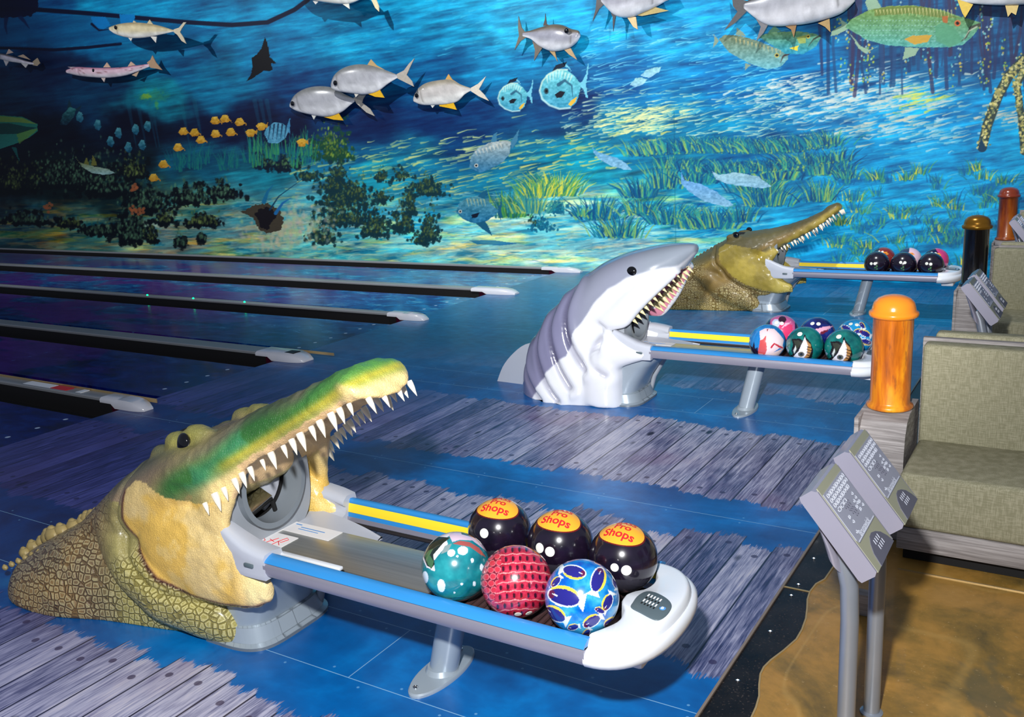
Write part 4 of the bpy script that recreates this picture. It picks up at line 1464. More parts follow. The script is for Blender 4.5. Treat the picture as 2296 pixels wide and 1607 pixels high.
FRONT = dict(
    top=[(-3.55, .30), (-3.35, .46), (-3.10, .62), (-2.87, .735), (-2.66, .80), (-2.45, .90), (-2.27, .975), (-2.12, 1.045), (-2.03, 1.075), (-1.965, 1.04)],
    bot=[(-3.40, .12), (-3.05, .25), (-2.80, .40), (-2.58, .56), (-2.42, .685), (-2.27, .785), (-2.13, .875), (-2.03, .935), (-1.965, .965), (-1.925, .975)],
    w=[.26, .30, .32, .305, .27, .205, .165, .145, .155, .10],
    jaw=[(-3.12, .10, .44, 0, 10, .12, .17), (-2.98, .17, .41, -8, 10, .14, .20), (-2.80, .215, .37, -14, 4, .12, .215), (-2.62, .235, .335, -10, 0, .09, .185), (-2.50, .25, .305, -4, 0, .055, .13), (-2.42, .255, .285, 4, 0, .04, .085), (-2.35, .25, .285, 6, 0, .022, .045)],
    pillar=[(-2.62, .26, .34, 84, .045, .12), (-2.61, .262, .46, 80, .035, .09), (-2.59, .25, .56, 68, .035, .08), (-2.53, .225, .66, 60, .035, .06), (-2.46, .20, .74, 55, .03, .04)],
    brow=[((-2.73, .155, .772), .052, (1.7, .8, .75)), ((-2.82, .165, .728), .062, (1.6, .85, .85)), ((-2.92, .16, .665), .062, (1.6, .8, .8)), ((-3.02, .15, .590), .06, (1.6, .8, .8)), ((-2.05, .055, 1.03), .045, (1.5, .9, .5))],
    collar=[(-3.30, .05, .46, -60, .13, .08), (-3.22, .20, .40, -60, .11, .09), (-3.08, .26, .27, -50, .10, .11), (-2.90, .27, .17, -28, .10, .12), (-2.72, .245, .10, -22, .08, .10), (-2.62, .23, .04, -40, .05, .07), (-2.60, .225, .0, -60, .03, .04)],
    body=[(-3.92, -.15, .06, .04), (-3.86, -.13, .20, .13), (-3.74, -.10, .33, .20), (-3.6, -.06, .39, .27), (-3.42, -.03, .40, .36), (-3.22, 0, .36, .42), (-3.05, 0, .32, .40), (-2.88, 0, .28, .30), (-2.74, 0, .22, .18)],
    crease=[(-3.06, .60), (-3.10, .44), (-3.02, .30), (-2.88, .215), (-2.70, .168), (-2.5, .160), (-2.36, .19)],
    paint=paint_front, nt=16, tl=.044, t0=.03, hollow=.075, voxel=.008,
    eye=((-2.765, .204, .742), .046, (.75, .5, 1.1)))
FRONT['mat'] = skin_mat('croc_skin', .42, .25, 36, .8)
cf = crocodile(YC[0], FRONT, 'open-mouthed crocodile head with green snout and yellow cheeks, nearest the camera', 'animal heads over the ball returns')
M_SCUTE = M('scute_olive', (164, 144, 92), .5, var=.35, scale=25)
rr = random.Random(5)
pts = []
for i in range(14):
    f = i / 13
    x = -3.36 - .50 * f
    z = np.interp(x, [-3.92, -3.86, -3.74, -3.6, -3.42, -3.3], [.03, .12, .19, .26, .35, .41])
    yc = -.03 - .13 * f
    for s in (-1, 1):
        k = .10 + .02 * math.sin(i)
        pts.append((x + rr.uniform(-.01, .01), yc + s * k, z * .965 + .006, .021 + .010 * math.sin(PI * f) + rr.uniform(0, .007)))
    if i > 4: pts.append((x, yc + .20, z * .85, .017)); pts.append((x + .02, yc - .21, z * .84, .012))
scutes(cf, pts, M_SCUTE, (3.2, 0, 0))


def paint_far(V, N, u, v, d, side):
    x, y, z = V[:, 0], np.abs(V[:, 1]), V[:, 2]
    n = fbm(x * 6 + 2, z * 6 + V[:, 1] * 6, 4); n2 = fbm(x * 22 + 2, z * 22 + V[:, 1] * 22, 9)
    col = np.tile(np.array([132., 110, 48]), (len(V), 1)) * (.8 + .4 * n2)[:, None]
    col = mixc(col, sst(n, .5, .62) * .5, (108, 84, 40))
    col = mixc(col, (1 - sst(z, .0, .12)) * .7, (150, 126, 50))
    col = mixc(col, sst(N[:, 2], .1, .6) * sst(z, .3, .45) * .8, (78, 72, 40))
    col = mixc(col, sst(v, .10, .15) * sst(u, -.8, -.4) * .85, (86, 80, 46))
    lip = (1 - sst(v, .03, .08)) * sst(u, -.55, -.25)
    col = mixc(col, lip, np.array([166, 146, 62]))
    cy = in_poly(x, z, CHEEK2) * sst(y, .12, .2)
    col = mixc(col, cy * .9, np.array([150, 132, 44])); col = mixc(col, cy * sst(n, .5, .62) * .6, (176, 156, 66))
    col = mixc(col, sst(x, -2.56, -2.46) * (z < .62) * (u < .2) * .8, (176, 160, 76))
    alpha = np.clip(1 - cy - sst(v, -.03, .03) * sst(x, -3.3, -3.1), 0, 1) * sst(-z, -.5, -.4)
    return col * (.85 + .3 * n)[:, None], alpha


CHEEK2 = [(-3.06, .60), (-3.02, .46), (-2.90, .34), (-2.78, .27), (-2.62, .225), (-2.48, .205), (-2.36, .225), (-2.33, .28), (-2.42, .36), (-2.50, .45), (-2.52, .54), (-2.7, .60), (-2.86, .63), (-3.0, .64)]
FAR = dict(FRONT)
FAR.update(
    top=[(-3.66, .26), (-3.46, .42), (-3.22, .56), (-2.98, .70), (-2.78, .745), (-2.58, .775), (-2.38, .83), (-2.20, .905), (-2.08, .975), (-2.00, 1.02)],
    bot=[(-3.45, .10), (-3.15, .25), (-2.88, .38), (-2.66, .49), (-2.50, .575), (-2.34, .66), (-2.20, .745), (-2.08, .83), (-2.00, .91), (-1.965, .96)],
    w=[.24, .27, .28, .26, .22, .165, .13, .105, .095, .06],
    jaw=[(-3.14, .10, .46, 0, 10, .12, .17), (-2.98, .15, .42, -8, 8, .13, .20), (-2.82, .19, .37, -16, 4, .11, .205), (-2.66, .215, .32, -14, 0, .09, .17), (-2.52, .24, .285, -8, 0, .055, .12), (-2.42, .25, .25, 0, 0, .04, .075), (-2.33, .25, .24, 4, 0, .022, .04)],
    pillar=[(-2.66, .24, .34, 84, .045, .10), (-2.63, .24, .44, 80, .035, .08), (-2.58, .22, .54, 68, .035, .07), (-2.52, .19, .60, 60, .035, .05)],
    brow=[((-2.93, .17, .70), .055, (1.5, .6, .75)), ((-2.06, .03, .97), .035, (1.2, .8, .6))],
    collar=[(-3.36, .05, .42, -60, .12, .08), (-3.26, .18, .38, -60, .10, .09), (-3.12, .23, .26, -50, .09, .10), (-2.94, .245, .17, -28, .09, .11), (-2.76, .22, .10, -22, .07, .09), (-2.68, .21, .04, -40, .05, .07), (-2.66, .205, .0, -60, .03, .04)],
    body=[(-3.72, -.10, .14, .06), (-3.66, -.08, .26, .15), (-3.52, -.06, .33, .26), (-3.38, -.03, .35, .36), (-3.2, 0, .33, .40), (-3.02, 0, .30, .36), (-2.88, 0, .26, .26), (-2.76, 0, .2, .14)],
    crease=[(-3.12, .62), (-3.08, .46), (-2.96, .32), (-2.80, .235), (-2.62, .185), (-2.46, .17), (-2.36, .19)],
    paint=paint_far, nt=22, tl=.036, hollow=.03, voxel=.012, t0=.02, e=2.2,
    eye=((-2.895, .197, .728), .030, (1, .5, 1)))
FAR['mat'] = skin_mat('croc_skin_olive', .5, .15, 34, .5)
cf2 = crocodile(YC[2], FAR, 'brown and olive crocodile head with long slender toothed snout in front of the mural', 'animal heads over the ball returns')
pts = []
for i in range(15):
    f = i / 14
    x = -3.12 - .52 * f
    z = np.interp(x, [-3.66, -3.46, -3.22, -3.0], [.26, .42, .56, .69])
    for s in (-1, 1): pts.append((x, s * .04, z - .004, .012))
scutes(cf2, pts, M('scute_dark', (84, 74, 38), .5, var=.3), (3.2, 0, 0))

# ---------------- shark
def shark(Y):
    t = thing('shark_head', 'glossy grey and white shark head rising from the floor with open toothed mouth', 'shark head', (-2.95, Y, 0), group='animal heads over the ball returns')
    off = (2.95, 0, 0)
    # trunk rises from the floor and bends forward into the snout
    A = [  # back line x,z | belly line x,z | half width
        ((-3.40, -.05), (-2.55, -.05), .355),
        ((-3.39, .12), (-2.56, .06), .365),
        ((-3.34, .28), (-2.58, .16), .355),
        ((-3.24, .46), (-2.60, .27), .345),
        ((-3.10, .63), (-2.60, .38), .335),
        ((-2.95, .77), (-2.58, .49), .31),
        ((-2.78, .905), (-2.50, .60), .285),
        ((-2.60, .985), (-2.40, .70), .25),
        ((-2.42, 1.03), (-2.30, .79), .205),
        ((-2.28, 1.05), (-2.22, .86), .145),
        ((-2.18, 1.055), (-2.165, .935), .095),
        ((-2.115, 1.05), (-2.11, 1.0), .045)]
    st = []
    for (tx, tz), (bx, bz), w_ in A:
        p = math.degrees(math.atan2(-(tx - bx), tz - bz))
        st.append(((tx + bx) / 2, 0, (tz + bz) / 2, p, 0, w_, math.hypot(tx - bx, tz - bz) / 2, math.hypot(tx - bx, tz - bz) / 2))
    # build rings directly so that the lower rings lie flat on the floor
    arr = cr(np.array([[a[0][0], a[0][1], a[1][0], a[1][1], a[2]] for a in A]), 70)
    rings = []
    for tx, tz, bx, bz, w_ in arr:
        c = Vector(((tx + bx) / 2, 0, (tz + bz) / 2)); ax = Vector((tx - bx, 0, tz - bz)) / 2
        ring = []
        for k in range(64):
            a = 2 * PI * k / 64
            s_, c_ = math.sin(a), math.cos(a)
            ring.append(c + Vector((0, 1, 0)) * w_ * math.copysign(abs(c_) ** .92, c_) + ax * math.copysign(abs(s_) ** .92, s_))
        rings.append(ring)
    mb = MB(); mb.rings(rings)
    parts = [mb]
    for s in (-1, 1):
        # upper lip wings and lower jaw horns that clasp the machine
        parts.append(loft([(x, s * y, z, p, 0, w_, h, h) for x, y, z, p, w_, h in [
            (-2.66, .262, .56, 50, .045, .07), (-2.56, .258, .60, 45, .045, .09 + .04 * (s > 0)), (-2.46, .245, .70, 42, .042, .08 + .05 * (s > 0)), (-2.36, .215, .79, 42, .04, .07 + .03 * (s > 0)), (-2.27, .165, .86, 42, .04, .055), (-2.20, .11, .915, 42, .035, .04)]], e=2.2))
        parts.append(loft([(x, s * y, z, p, 0, w_, h, h) for x, y, z, p, w_, h in [
            (-2.66, .25, .36, -4, .10, .17), (-2.55, .262, .36, -2, .06, .10), (-2.45, .268, .36, 0, .045, .055), (-2.38, .27, .365, 4, .035, .035), (-2.32, .272, .372, 6, .02, .018)]], e=2.2))
        parts.append(loft([(x, s * y, z, p, 0, w_, h, h) for x, y, z, p, w_, h in [
            (-2.70, .215, .0, 85, .14, .16), (-2.70, .22, .12, 88, .135, .15), (-2.70, .225, .24, 90, .12, .15), (-2.69, .24, .38, 90, .09, .13)]], e=2.2))
    V, F, E = fuse(parts, .0095, 14)
    N = normals(V, F)
    x, y, z = V[:, 0], V[:, 1], V[:, 2]
    # mouth hollow under the snout
    ax0 = np.array([-2.58, 0, .52]); ax1 = np.array([-2.20, 0, .90]); L_ = np.linalg.norm(ax1 - ax0); ad = (ax1 - ax0) / L_; nd_ = np.array([-ad[2], 0, ad[0]])
    u = (V - ax0) @ ad / L_; v = (V - ax0) @ nd_
    wl = np.interp(u, [0, .5, 1], [.25, .21, .14])
    inner = (N @ nd_ < -.1) & (u > -.3) & (u < 1.0)
    f = inner * (1 - np.clip(np.abs(y) / (wl * .86), 0, 1) ** 3) * sst(u, -.3, .05) * (1 - sst(u, .82, 1.0))
    V = V + nd_[None] * (f * .11)[:, None]
    # gill folds: long grooves sweeping from the back down to the floor
    prof = np.zeros(len(V))
    for gx, (p0, p1, p2, p3) in enumerate([((-3.32, .34), (-3.30, .2), (-3.22, .1), (-3.12, .0)), ((-3.18, .55), (-3.18, .35), (-3.08, .15), (-2.98, .02)), ((-3.04, .68), (-3.06, .50), (-2.98, .28), (-2.88, .12)), ((-2.90, .80), (-2.93, .62), (-2.88, .42), (-2.78, .25)), ((-2.66, .46), (-2.74, .36), (-2.72, .28), (-2.62, .22))]):
        L = cr(np.array([p0, p1, p2, p3]), 16)
        d, par = seg_dist(np.stack([V[:, 0], np.zeros(len(V)), V[:, 2]], 1), [(a_, 0, b_) for a_, b_ in L])
        side = np.clip(np.abs(V[:, 1]) / .16, .15, 1)
        side = side * (.45 if gx == 4 else 1)
        prof += np.exp(-(d / .020) ** 2) * .034 * side
        sgn = (V[:, 0] - np.interp(V[:, 2], L[::-1, 1], L[::-1, 0]))
        prof -= np.exp(-((d - .055) / .035) ** 2) * (sgn > 0) * .016 * side
    gill = np.clip(prof / .02, 0, 1)
    V = V - N * prof[:, None]
    V = smooth_v(V, E, 3, .5)
    V[:, 2] = np.maximum(V[:, 2], 0.0)
    N = normals(V, F)
    x, y, z = V[:, 0], np.abs(V[:, 1]), V[:, 2]
    n = fbm(x * 5, z * 5 + V[:, 1] * 3, 8)
    # grey above, white below, boundary on the flank estimated from image coordinates
    bx = np.array([-3.20, -3.05, -2.97, -2.90, -2.84, -2.78, -2.70, -2.62, -2.50, -2.35, -2.20, -2.12])
    bz = np.array([.00, .22, .30, .34, .50, .58, .70, .79, .86, .905, .93, 1.0])
    zb = np.interp(x, bx, bz) + (n - .5) * .05
    grey = sst(z - zb + .45 * np.clip(.2 - y, -.0, .2) * (x < -2.5), -.008, .012)
    grey = np.where(x < -3.2, 1, grey)
    col = np.tile(np.array([222., 224, 230]), (len(V), 1))
    col = mixc(col, grey, np.array([146, 150, 168]))
    col = mixc(col, grey * sst(-x, 2.72, 3.0) * .6, (112, 108, 146))
    col = mixc(col, grey * sst(x, -2.6, -2.3) * .6, (140, 152, 160))
    col = mixc(col, gill * (.35 + .4 * grey), np.array([84, 82, 108]))  # groove shade painted into the folds, stronger on the grey skin
    inn = (N @ nd_ < -.15) & (u > -.02) & (u < .97) & (y < wl * 1.0)
    col = mixc(col, inn * 1.0, np.array([226, 186, 200]))
    gl = inn & (y > wl * .72)
    col = mixc(col, gl * .8, (206, 120, 146))
    link('skin', raw_mesh('skin', V, F, col=nlin(col)), Mcol('shark_gloss', .16, coat=.8, var=.04, nscale=6, coatr=.05), t, off)
    # teeth along the upper lip
    M_T = M('shark_tooth', (240, 226, 170), .3, coat=.3)
    for s in (-1, 1):
        for k in range(11):
            f_ = k / 10
            p = ax0 + ad * L_ * (.22 + .72 * f_)
            w_ = np.interp(.22 + .72 * f_, [0, .5, 1], [.225, .185, .10])
            mb = MB(); cone_tooth(mb, (p[0] + .004, s * w_ * 1.03, p[2] - .004), (-nd_[0] + .15, s * .02, -nd_[2]), .072 - .030 * f_, .019 - .007 * f_); mb.build('tooth', M_T, t, loc=off)
    mb = MB()
    for s in (-1, 1):
        mb = MB(); mb.ball((-2.47, s * .222, .892), .036, 24, 16, (1, .5, 1)); mb.build('eye', MAT['eye_black'], t, loc=off)
    # dorsal fin cut off by the floor behind the trunk
    prof = cr(np.array([(-3.30, .33), (-3.42, .30), (-3.53, .22), (-3.62, .12), (-3.68, .0)]), 14)
    mb = MB(); rings = []
    for px, pz in prof:
        th = .012
        rings.append([(px, -th, pz), (px, th, pz), (-3.28, .028, min(pz, .3)), (-3.28, -.028, min(pz, .3))])
    mb = MB()
    poly = [(a_, b_) for a_, b_ in prof] + [(-3.25, 0.0), (-3.25, .33)]
    bm = bmesh.new()
    v0 = [bm.verts.new((a_, -.004 - .022 * min(1, max(0, (a_ + 3.7) / .4)), b_)) for a_, b_ in poly]
    v1 = [bm.verts.new((a_, .004 + .022 * min(1, max(0, (a_ + 3.7) / .4)), b_)) for a_, b_ in poly]
    bm.faces.new(v0); bm.faces.new(v1[::-1])
    for i in range(len(poly)):
        j = (i + 1) % len(poly); bm.faces.new((v0[j], v0[i], v1[i], v1[j]))
    mb.bm(bm); mb.build('dorsal_fin', M('fin_grey', (166, 172, 184), .25, coat=.5, var=.03), t, loc=off, sharp=40)
    return t


shark(YC[1])
# ------------------------------------------------------------------ the painted mural wall
# Painting laid out in image pixels, projected from the camera onto the wall.
def image_px(Xw, Zw):  # wall point to image pixel, through the camera
    d = np.stack([Xw, np.full_like(Xw, WALL_Y), Zw - H], -1)
    zc = d @ np.array(FW)
    return 1148 + F_PX * (d @ np.array(RT)) / zc, 803.5 - F_PX * (d @ np.array(UP)) / zc


def wall_at(sx, sy):
    p = on_y(sx, sy, WALL_Y)
    return p.x, p.z


NC, NR = 1500, 760
u_ = np.linspace(-120, 2480, NC)
Xc = np.array([wall_at(s, 350)[0] for s in u_])
Zr = np.concatenate([np.linspace(0, 2.9, 520)[:-1], np.linspace(2.9, 4.95, NR - 519)])
XX, ZZ = np.meshgrid(Xc, Zr)            # rows bottom to top
SX, SY = image_px(XX, ZZ)
KEY = """0 0 2 60 110;100 20 0 90 150;250 20 0 132 182;400 20 0 142 192;600 30 0 142 192;800 80 6 142 188;1000 60 12 138 182;1150 60 34 162 202;1300 40 10 152 202;1500 100 16 150 202;1650 50 20 150 205;1800 150 0 112 172;2000 110 20 84 130;2200 100 24 84 132;2280 200 0 150 210;0 90 0 82 134;200 80 0 106 156;100 150 2 26 64;0 200 2 42 74;200 200 0 50 86;400 150 0 98 144;350 210 0 124 144;500 200 0 112 152;650 120 0 122 172;700 220 0 60 112;900 120 0 126 176;1000 180 0 84 136;1150 150 10 122 172;100 300 0 5 26;300 290 0 4 30;450 285 1 8 44;550 270 2 12 54;600 290 3 9 44;820 280 2 30 78;950 270 2 46 98;1050 280 0 54 106;1270 240 0 48 100;1400 200 0 104 164;1400 280 16 124 156;1600 200 0 112 174;1600 270 0 132 176;1900 230 30 146 200;2100 260 0 150 212;2280 350 0 160 216;0 400 2 10 26;150 400 3 18 24;300 370 4 28 40;450 360 8 84 112;600 370 16 116 136;800 350 8 88 130;950 380 12 118 150;1150 400 8 110 142;1300 380 6 140 164;1500 330 10 120 160;1500 400 16 130 160;1700 330 0 88 140;1750 400 16 120 164;1950 370 0 142 198;2150 420 0 150 206;2280 480 0 150 206;50 500 40 92 104;200 510 62 114 106;350 530 104 164 164;500 520 92 152 154;650 450 76 160 170;700 540 112 202 192;900 500 56 180 204;1000 570 124 204 204;1150 530 142 206 196;1250 500 112 202 208;1350 470 80 180 202;1400 560 124 196 204;1600 480 20 142 182;1950 480 0 150 202;2100 560 0 156 208;1850 600 0 150 204;100 440 4 20 24;250 450 8 34 36;800 460 60 170 190;850 400 20 140 160;550 450 60 140 150;420 470 60 120 110;2250 620 0 150 205;1700 560 20 150 196;1550 560 60 170 200"""
K = np.array([[float(v) for v in r.split()] for r in KEY.split(';')])
jx = (fbm(XX * 1.3, ZZ * 2.2, 2) - .5); jy = (fbm(XX * 1.3 + 9, ZZ * 2.2 + 4, 3) - .5)
wx = SX + jx * 130; wy = SY + jy * 90
num = np.zeros(SX.shape + (3,)); den = np.zeros(SX.shape)
for kx, ky, r_, g_, b_ in K:
    d2 = ((wx - kx) / 1.5) ** 2 + ((wy - ky)) ** 2
    w8 = 1 / (d2 + 500) ** 2.2 * 1e9
    num += w8[..., None] * np.array([r_, g_, b_]); den += w8
PIC = num / den[..., None]
# brushy water texture: strokes that run with the swell
ang = SX * .93 + SY * .3; acr = SY - SX * (-.16)
st1 = fbm(ang / 70, (SY + SX * .16) / 9, 5, 5); st2 = fbm(ang / 26, (SY + SX * .16) / 4.2, 6, 4)
blt = fbm(SX / 46, SY / 26, 8, 4)
amp = np.clip(PIC.mean(-1) / 120, .12, 1)
PIC += ((st1 - .5) * 120 * amp)[..., None] * np.array([.12, 1, 1]) + ((st2 - .5) * 60 * amp)[..., None] * np.array([.3, 1, .9]) + ((blt - .5) * 90 * amp)[..., None] * np.array([.2, .9, 1])
cy_ = SY - np.interp(SX, [0, 400, 800, 1200, 1500, 1700], [400, 372, 390, 360, 330, 320])
sand = sst(cy_, 30, 120) * (SX < 1650)
sn_ = fbm(ang / 60, SY / 8, 11, 5)
PIC += (sand * sst(sn_, .5, .72) * 70)[..., None] * np.array([1.2, .5, .0])
PIC += (sand * sst(fbm(SX / 90, SY / 14, 12), .56, .7) * 60)[..., None] * np.array([1.0, .55, -.5])
PIC -= (sand * sst(fbm(SX / 38, SY / 7, 13), .58, .70) * 70)[..., None] * np.array([.9, .5, .2])
PIC = np.clip(PIC, 0, 255)
prs = random.Random(11)


def win(x0, x1, y0, y1):
    """index window of the image pixel region"""
    c = np.where((u_ > x0 - 40) & (u_ < x1 + 40))[0]
    if len(c) == 0: return None
    c0, c1 = max(0, c[0] - 10), min(NC, c[-1] + 11)
    sub = SY[:, [c0, (c0 + c1) // 2, c1 - 1]]
    m = ((sub > y0 - 6) & (sub < y1 + 6)).any(1)
    r = np.where(m)[0]
    if len(r) == 0: return None
    return slice(r[0], r[-1] + 1), slice(c0, c1)


def blend(sl, mask, c, k=1.0):
    m = (np.clip(mask, 0, 1) * k)[..., None]
    PIC[sl] = PIC[sl] * (1 - m) + np.array(c, float) * m


def poly(pts, c, k=1.0, rag=0.0, seed=1, grad=None):
    xs = [p[0] for p in pts]; ys = [p[1] for p in pts]
    sl = win(min(xs), max(xs), min(ys), max(ys))
    if sl is None: return
    x, y = SX[sl], SY[sl]
    if rag:
        x = x + (fbm(x / 6, y / 6, seed) - .5) * rag * 2; y = y + (fbm(x / 6 + 5, y / 6, seed + 3) - .5) * rag * 2
    m = in_poly(x, y, pts).astype(float)
    cc = np.array(c, float)
    if grad is not None:
        f = np.clip((SY[sl] - min(ys)) / max(1, max(ys) - min(ys)), 0, 1)[..., None]
        cc = cc * (1 - f) + np.array(grad, float) * f
    m = (m * k)[..., None]
    PIC[sl] = PIC[sl] * (1 - m) + cc * m


def stroke(pts, w, c, k=1.0, taper=True):
    pts = np.array(pts, float)
    sl = win(pts[:, 0].min() - w, pts[:, 0].max() + w, pts[:, 1].min() - w, pts[:, 1].max() + w)
    if sl is None: return
    x, y = SX[sl], SY[sl]
    best = np.zeros(x.shape)
    n = len(pts) - 1
    for i in range(n):
        ax, ay = pts[i]; bx, by = pts[i + 1]
        L = (bx - ax) ** 2 + (by - ay) ** 2 + 1e-9
        t = np.clip(((x - ax) * (bx - ax) + (y - ay) * (by - ay)) / L, 0, 1)
        d = np.hypot(x - ax - t * (bx - ax), y - ay - t * (by - ay))
        ww = w * (1 - .85 * (i + t) / n) if taper else w
        best = np.maximum(best, np.clip((ww - d) / 1.6 + .5, 0, 1))
    blend(sl, best, c, k)


def blob(x, y, rx, ry, c, k=1.0, rot=0.0, soft=.25, rag=.0):
    sl = win(x - rx * 1.5 - ry, x + rx * 1.5 + ry, y - ry * 1.5 - rx * abs(math.sin(rot)), y + ry * 1.5 + rx * abs(math.sin(rot)))
    if sl is None: return
    c_, s_ = math.cos(rot), math.sin(rot)
    dx, dy = SX[sl] - x, SY[sl] - y
    u = (dx * c_ + dy * s_) / rx; v = (-dx * s_ + dy * c_) / ry
    d = np.sqrt(u * u + v * v)
    if rag: d = d + (fbm(SX[sl] / 5, SY[sl] / 5, int(x) % 50) - .5) * rag
    blend(sl, 1 - sst(d, 1 - soft, 1.0), c, k)


# ---- boat hull at the top left, with a mounted fish's shadow painted in
for off_, base in ((0, [(-100, 22), (60, 20), (200, 30), (330, 42), (420, 50), (520, 56), (600, 50), (660, 22), (690, 0)]), (1, [(-100, 106), (60, 108), (120, 112), (200, 106), (270, 98)])):
    stroke(base, 5.0 if not off_ else 3.5, (0, 6, 40), .95, taper=False)
poly([(-100, 30), (200, 36), (420, 56), (500, 70), (250, 98), (110, 108), (-100, 102)], (0, 84, 136), .55)
poly([(-100, -60), (85, -60), (86, 20), (70, 36), (20, 40), (-100, 36)], (2, 6, 48), .95, rag=3)  # cast shadow of a mounted fish, painted into the mural colour
for a_ in ([(14, 40), (12, 60), (16, 76)], [(46, 38), (56, 50), (66, 64)]): stroke(a_, 5, (0, 20, 70), .7)
poly([(204, 38), (236, 38), (248, 56), (232, 66), (210, 60)], (0, 120, 190), 1); stroke([(206, 54), (222, 68), (246, 66)], 3, (0, 6, 40))
poly([(268, 32), (302, 32), (302, 54), (270, 56)], (0, 124, 194), 1)
# ---- manta ray
poly([(594, 82), (600, 96), (606, 128), (616, 138), (620, 142), (608, 142), (612, 156), (604, 160), (592, 158), (586, 162), (566, 176), (553, 182), (562, 168), (566, 150), (564, 130), (576, 122), (586, 108)], (1, 1, 8), 1, rag=1)
# ---- light shafts
for x0 in (300, 322, 345, 352, 585, 598, 612, 420, 450): stroke([(x0 - 14, 226), (x0 + 6, 330)], 5, (10, 110, 130), .28)
for _ in range(0): stroke([(prs.gauss(345, 34), prs.gauss(205, 22))] * 1 + [(prs.gauss(360, 40), prs.gauss(212, 20))], 2.2, (120, 170, 60), .45)
blob(345, 214, 44, 22, (70, 150, 90), .45, soft=.9, rag=1.2); blob(328, 216, 16, 8, (150, 180, 40), .7, soft=.8, rag=1.5); blob(352, 236, 6, 16, (110, 170, 60), .5, soft=.9, rag=1.5)


# ---- foam highlights and caustics over the right half
def caustics(n, xr, yr, c, lmin, lmax, w=1.6, slope=-.18, k=.8, seed=2):
    r = random.Random(seed)
    for _ in range(n):
        x = r.uniform(*xr); y = r.uniform(*yr); L = r.uniform(lmin, lmax); s = slope + r.gauss(0, .10)
        mid = (x + L * .5, y + L * .5 * s + r.gauss(0, 2.5))
        stroke([(x, y), mid, (x + L, y + L * s)], r.uniform(.6, 1) * w, c, k * r.uniform(.5, 1))


caustics(260, (700, 1700), (0, 130), (90, 200, 226), 14, 60, 1.6, -.2, .4, 3)
caustics(180, (1300, 1750), (60, 200), (140, 216, 232), 14, 60, 1.5, -.2, .7, 4)
caustics(300, (1250, 1900), (200, 310), (206, 222, 190), 10, 46, 1.8, -.18, .75, 5)
caustics(60, (1380, 1480), (240, 300), (240, 236, 160), 14, 44, 2.4, -.2, .8, 6)
for cx0, cy0, sx_, sy_, n, c in ((1880, 215, 120, 26, 260, (220, 224, 214)), (2010, 230, 80, 22, 120, (214, 218, 200)), (1990, 285, 80, 20, 110, (222, 214, 190)), (2080, 300, 60, 22, 60, (190, 220, 226)), (1430, 270, 70, 16, 90, (230, 226, 160)), (1280, 340, 90, 24, 70, (226, 214, 110)), (1010, 340, 120, 22, 80, (206, 214, 140)), (2050, 225, 30, 12, 40, (230, 226, 90)), (2260, 260, 40, 14, 50, (230, 216, 190)), (1750, 200, 40, 14, 50, (230, 226, 210)), (820, 370, 90, 20, 60, (200, 214, 130)), (1080, 400, 120, 18, 80, (220, 210, 120))):
    r = random.Random(int(cx0))
    for _ in range(n):
        x = r.gauss(cx0, sx_); y = r.gauss(cy0, sy_) - (x - cx0) * .12; L = r.uniform(12, 46)
        stroke([(x, y), (x + L * .5, y - L * .1 + r.gauss(0, 2)), (x + L, y - L * .22)], r.uniform(1.2, 3.0), c, r.uniform(.3, .8))
caustics(300, (1850, 2300), (300, 620), (60, 190, 228), 20, 90, 1.8, -.14, .45, 8)
caustics(160, (1700, 2300), (380, 620), (150, 214, 226), 12, 50, 1.3, -.1, .5, 9)
caustics(500, (560, 1700), (430, 600), (190, 230, 216), 10, 60, 1.8, -.06, .45, 10)
caustics(160, (600, 1400), (400, 600), (226, 220, 130), 12, 50, 2.2, -.06, .5, 12)
caustics(260, (600, 1600), (440, 600), (30, 130, 170), 14, 60, 2.0, -.04, .45, 13)
caustics(160, (330, 700), (450, 560), (150, 200, 190), 10, 40, 1.8, -.04, .5, 14)
caustics(90, (0, 340), (490, 556), (120, 140, 100), 12, 50, 2.4, -.02, .5, 15)


# ---- coral heads, bushes and sea grass
def coral(cx0, cy0, w_, h_, dark, lit, n=60, seed=0, size=6):
    r = random.Random(seed)
    for _ in range(n):
        x = r.gauss(cx0, w_ * .27); y = cy0 - abs(r.gauss(0, h_ * .40)) + r.uniform(-3, 5)
        s = size * r.uniform(.45, 1.15)
        blob(x, y, s, s * 1.25, dark, .9, soft=.5, rag=1.3)
    for _ in range(int(n * 1.0)):
        x = r.gauss(cx0, w_ * .26); y = cy0 - h_ * .12 - abs(r.gauss(0, h_ * .48))
        s = size * r.uniform(.35, .8); q = r.uniform(.45, 1.15)
        blob(x, y, s * .7, s * 1.25, [v * q for v in lit], .62, soft=.9, rag=1.2)


def tuft(cx0, cy0, w_, h_, n, cs, seed=0, wd=2.0):
    r = random.Random(seed)
    blob(cx0, cy0 - h_ * .18, w_ * .5, h_ * .42, (0, 62, 108), .5, soft=.9, rag=.8)
    for _ in range(n):
        x = cx0 + r.gauss(0, w_ * .28)
        lean = (x - cx0) * .7 + r.gauss(0, w_ * .12)
        h2 = h_ * r.uniform(.45, 1.05)
        y = cy0 + r.uniform(-3, 3)
        c = r.choice(cs)
        stroke([(x, y), (x + lean * .4, y - h2 * .6), (x + lean, y - h2)], wd * r.uniform(.7, 1.2), c, .85)


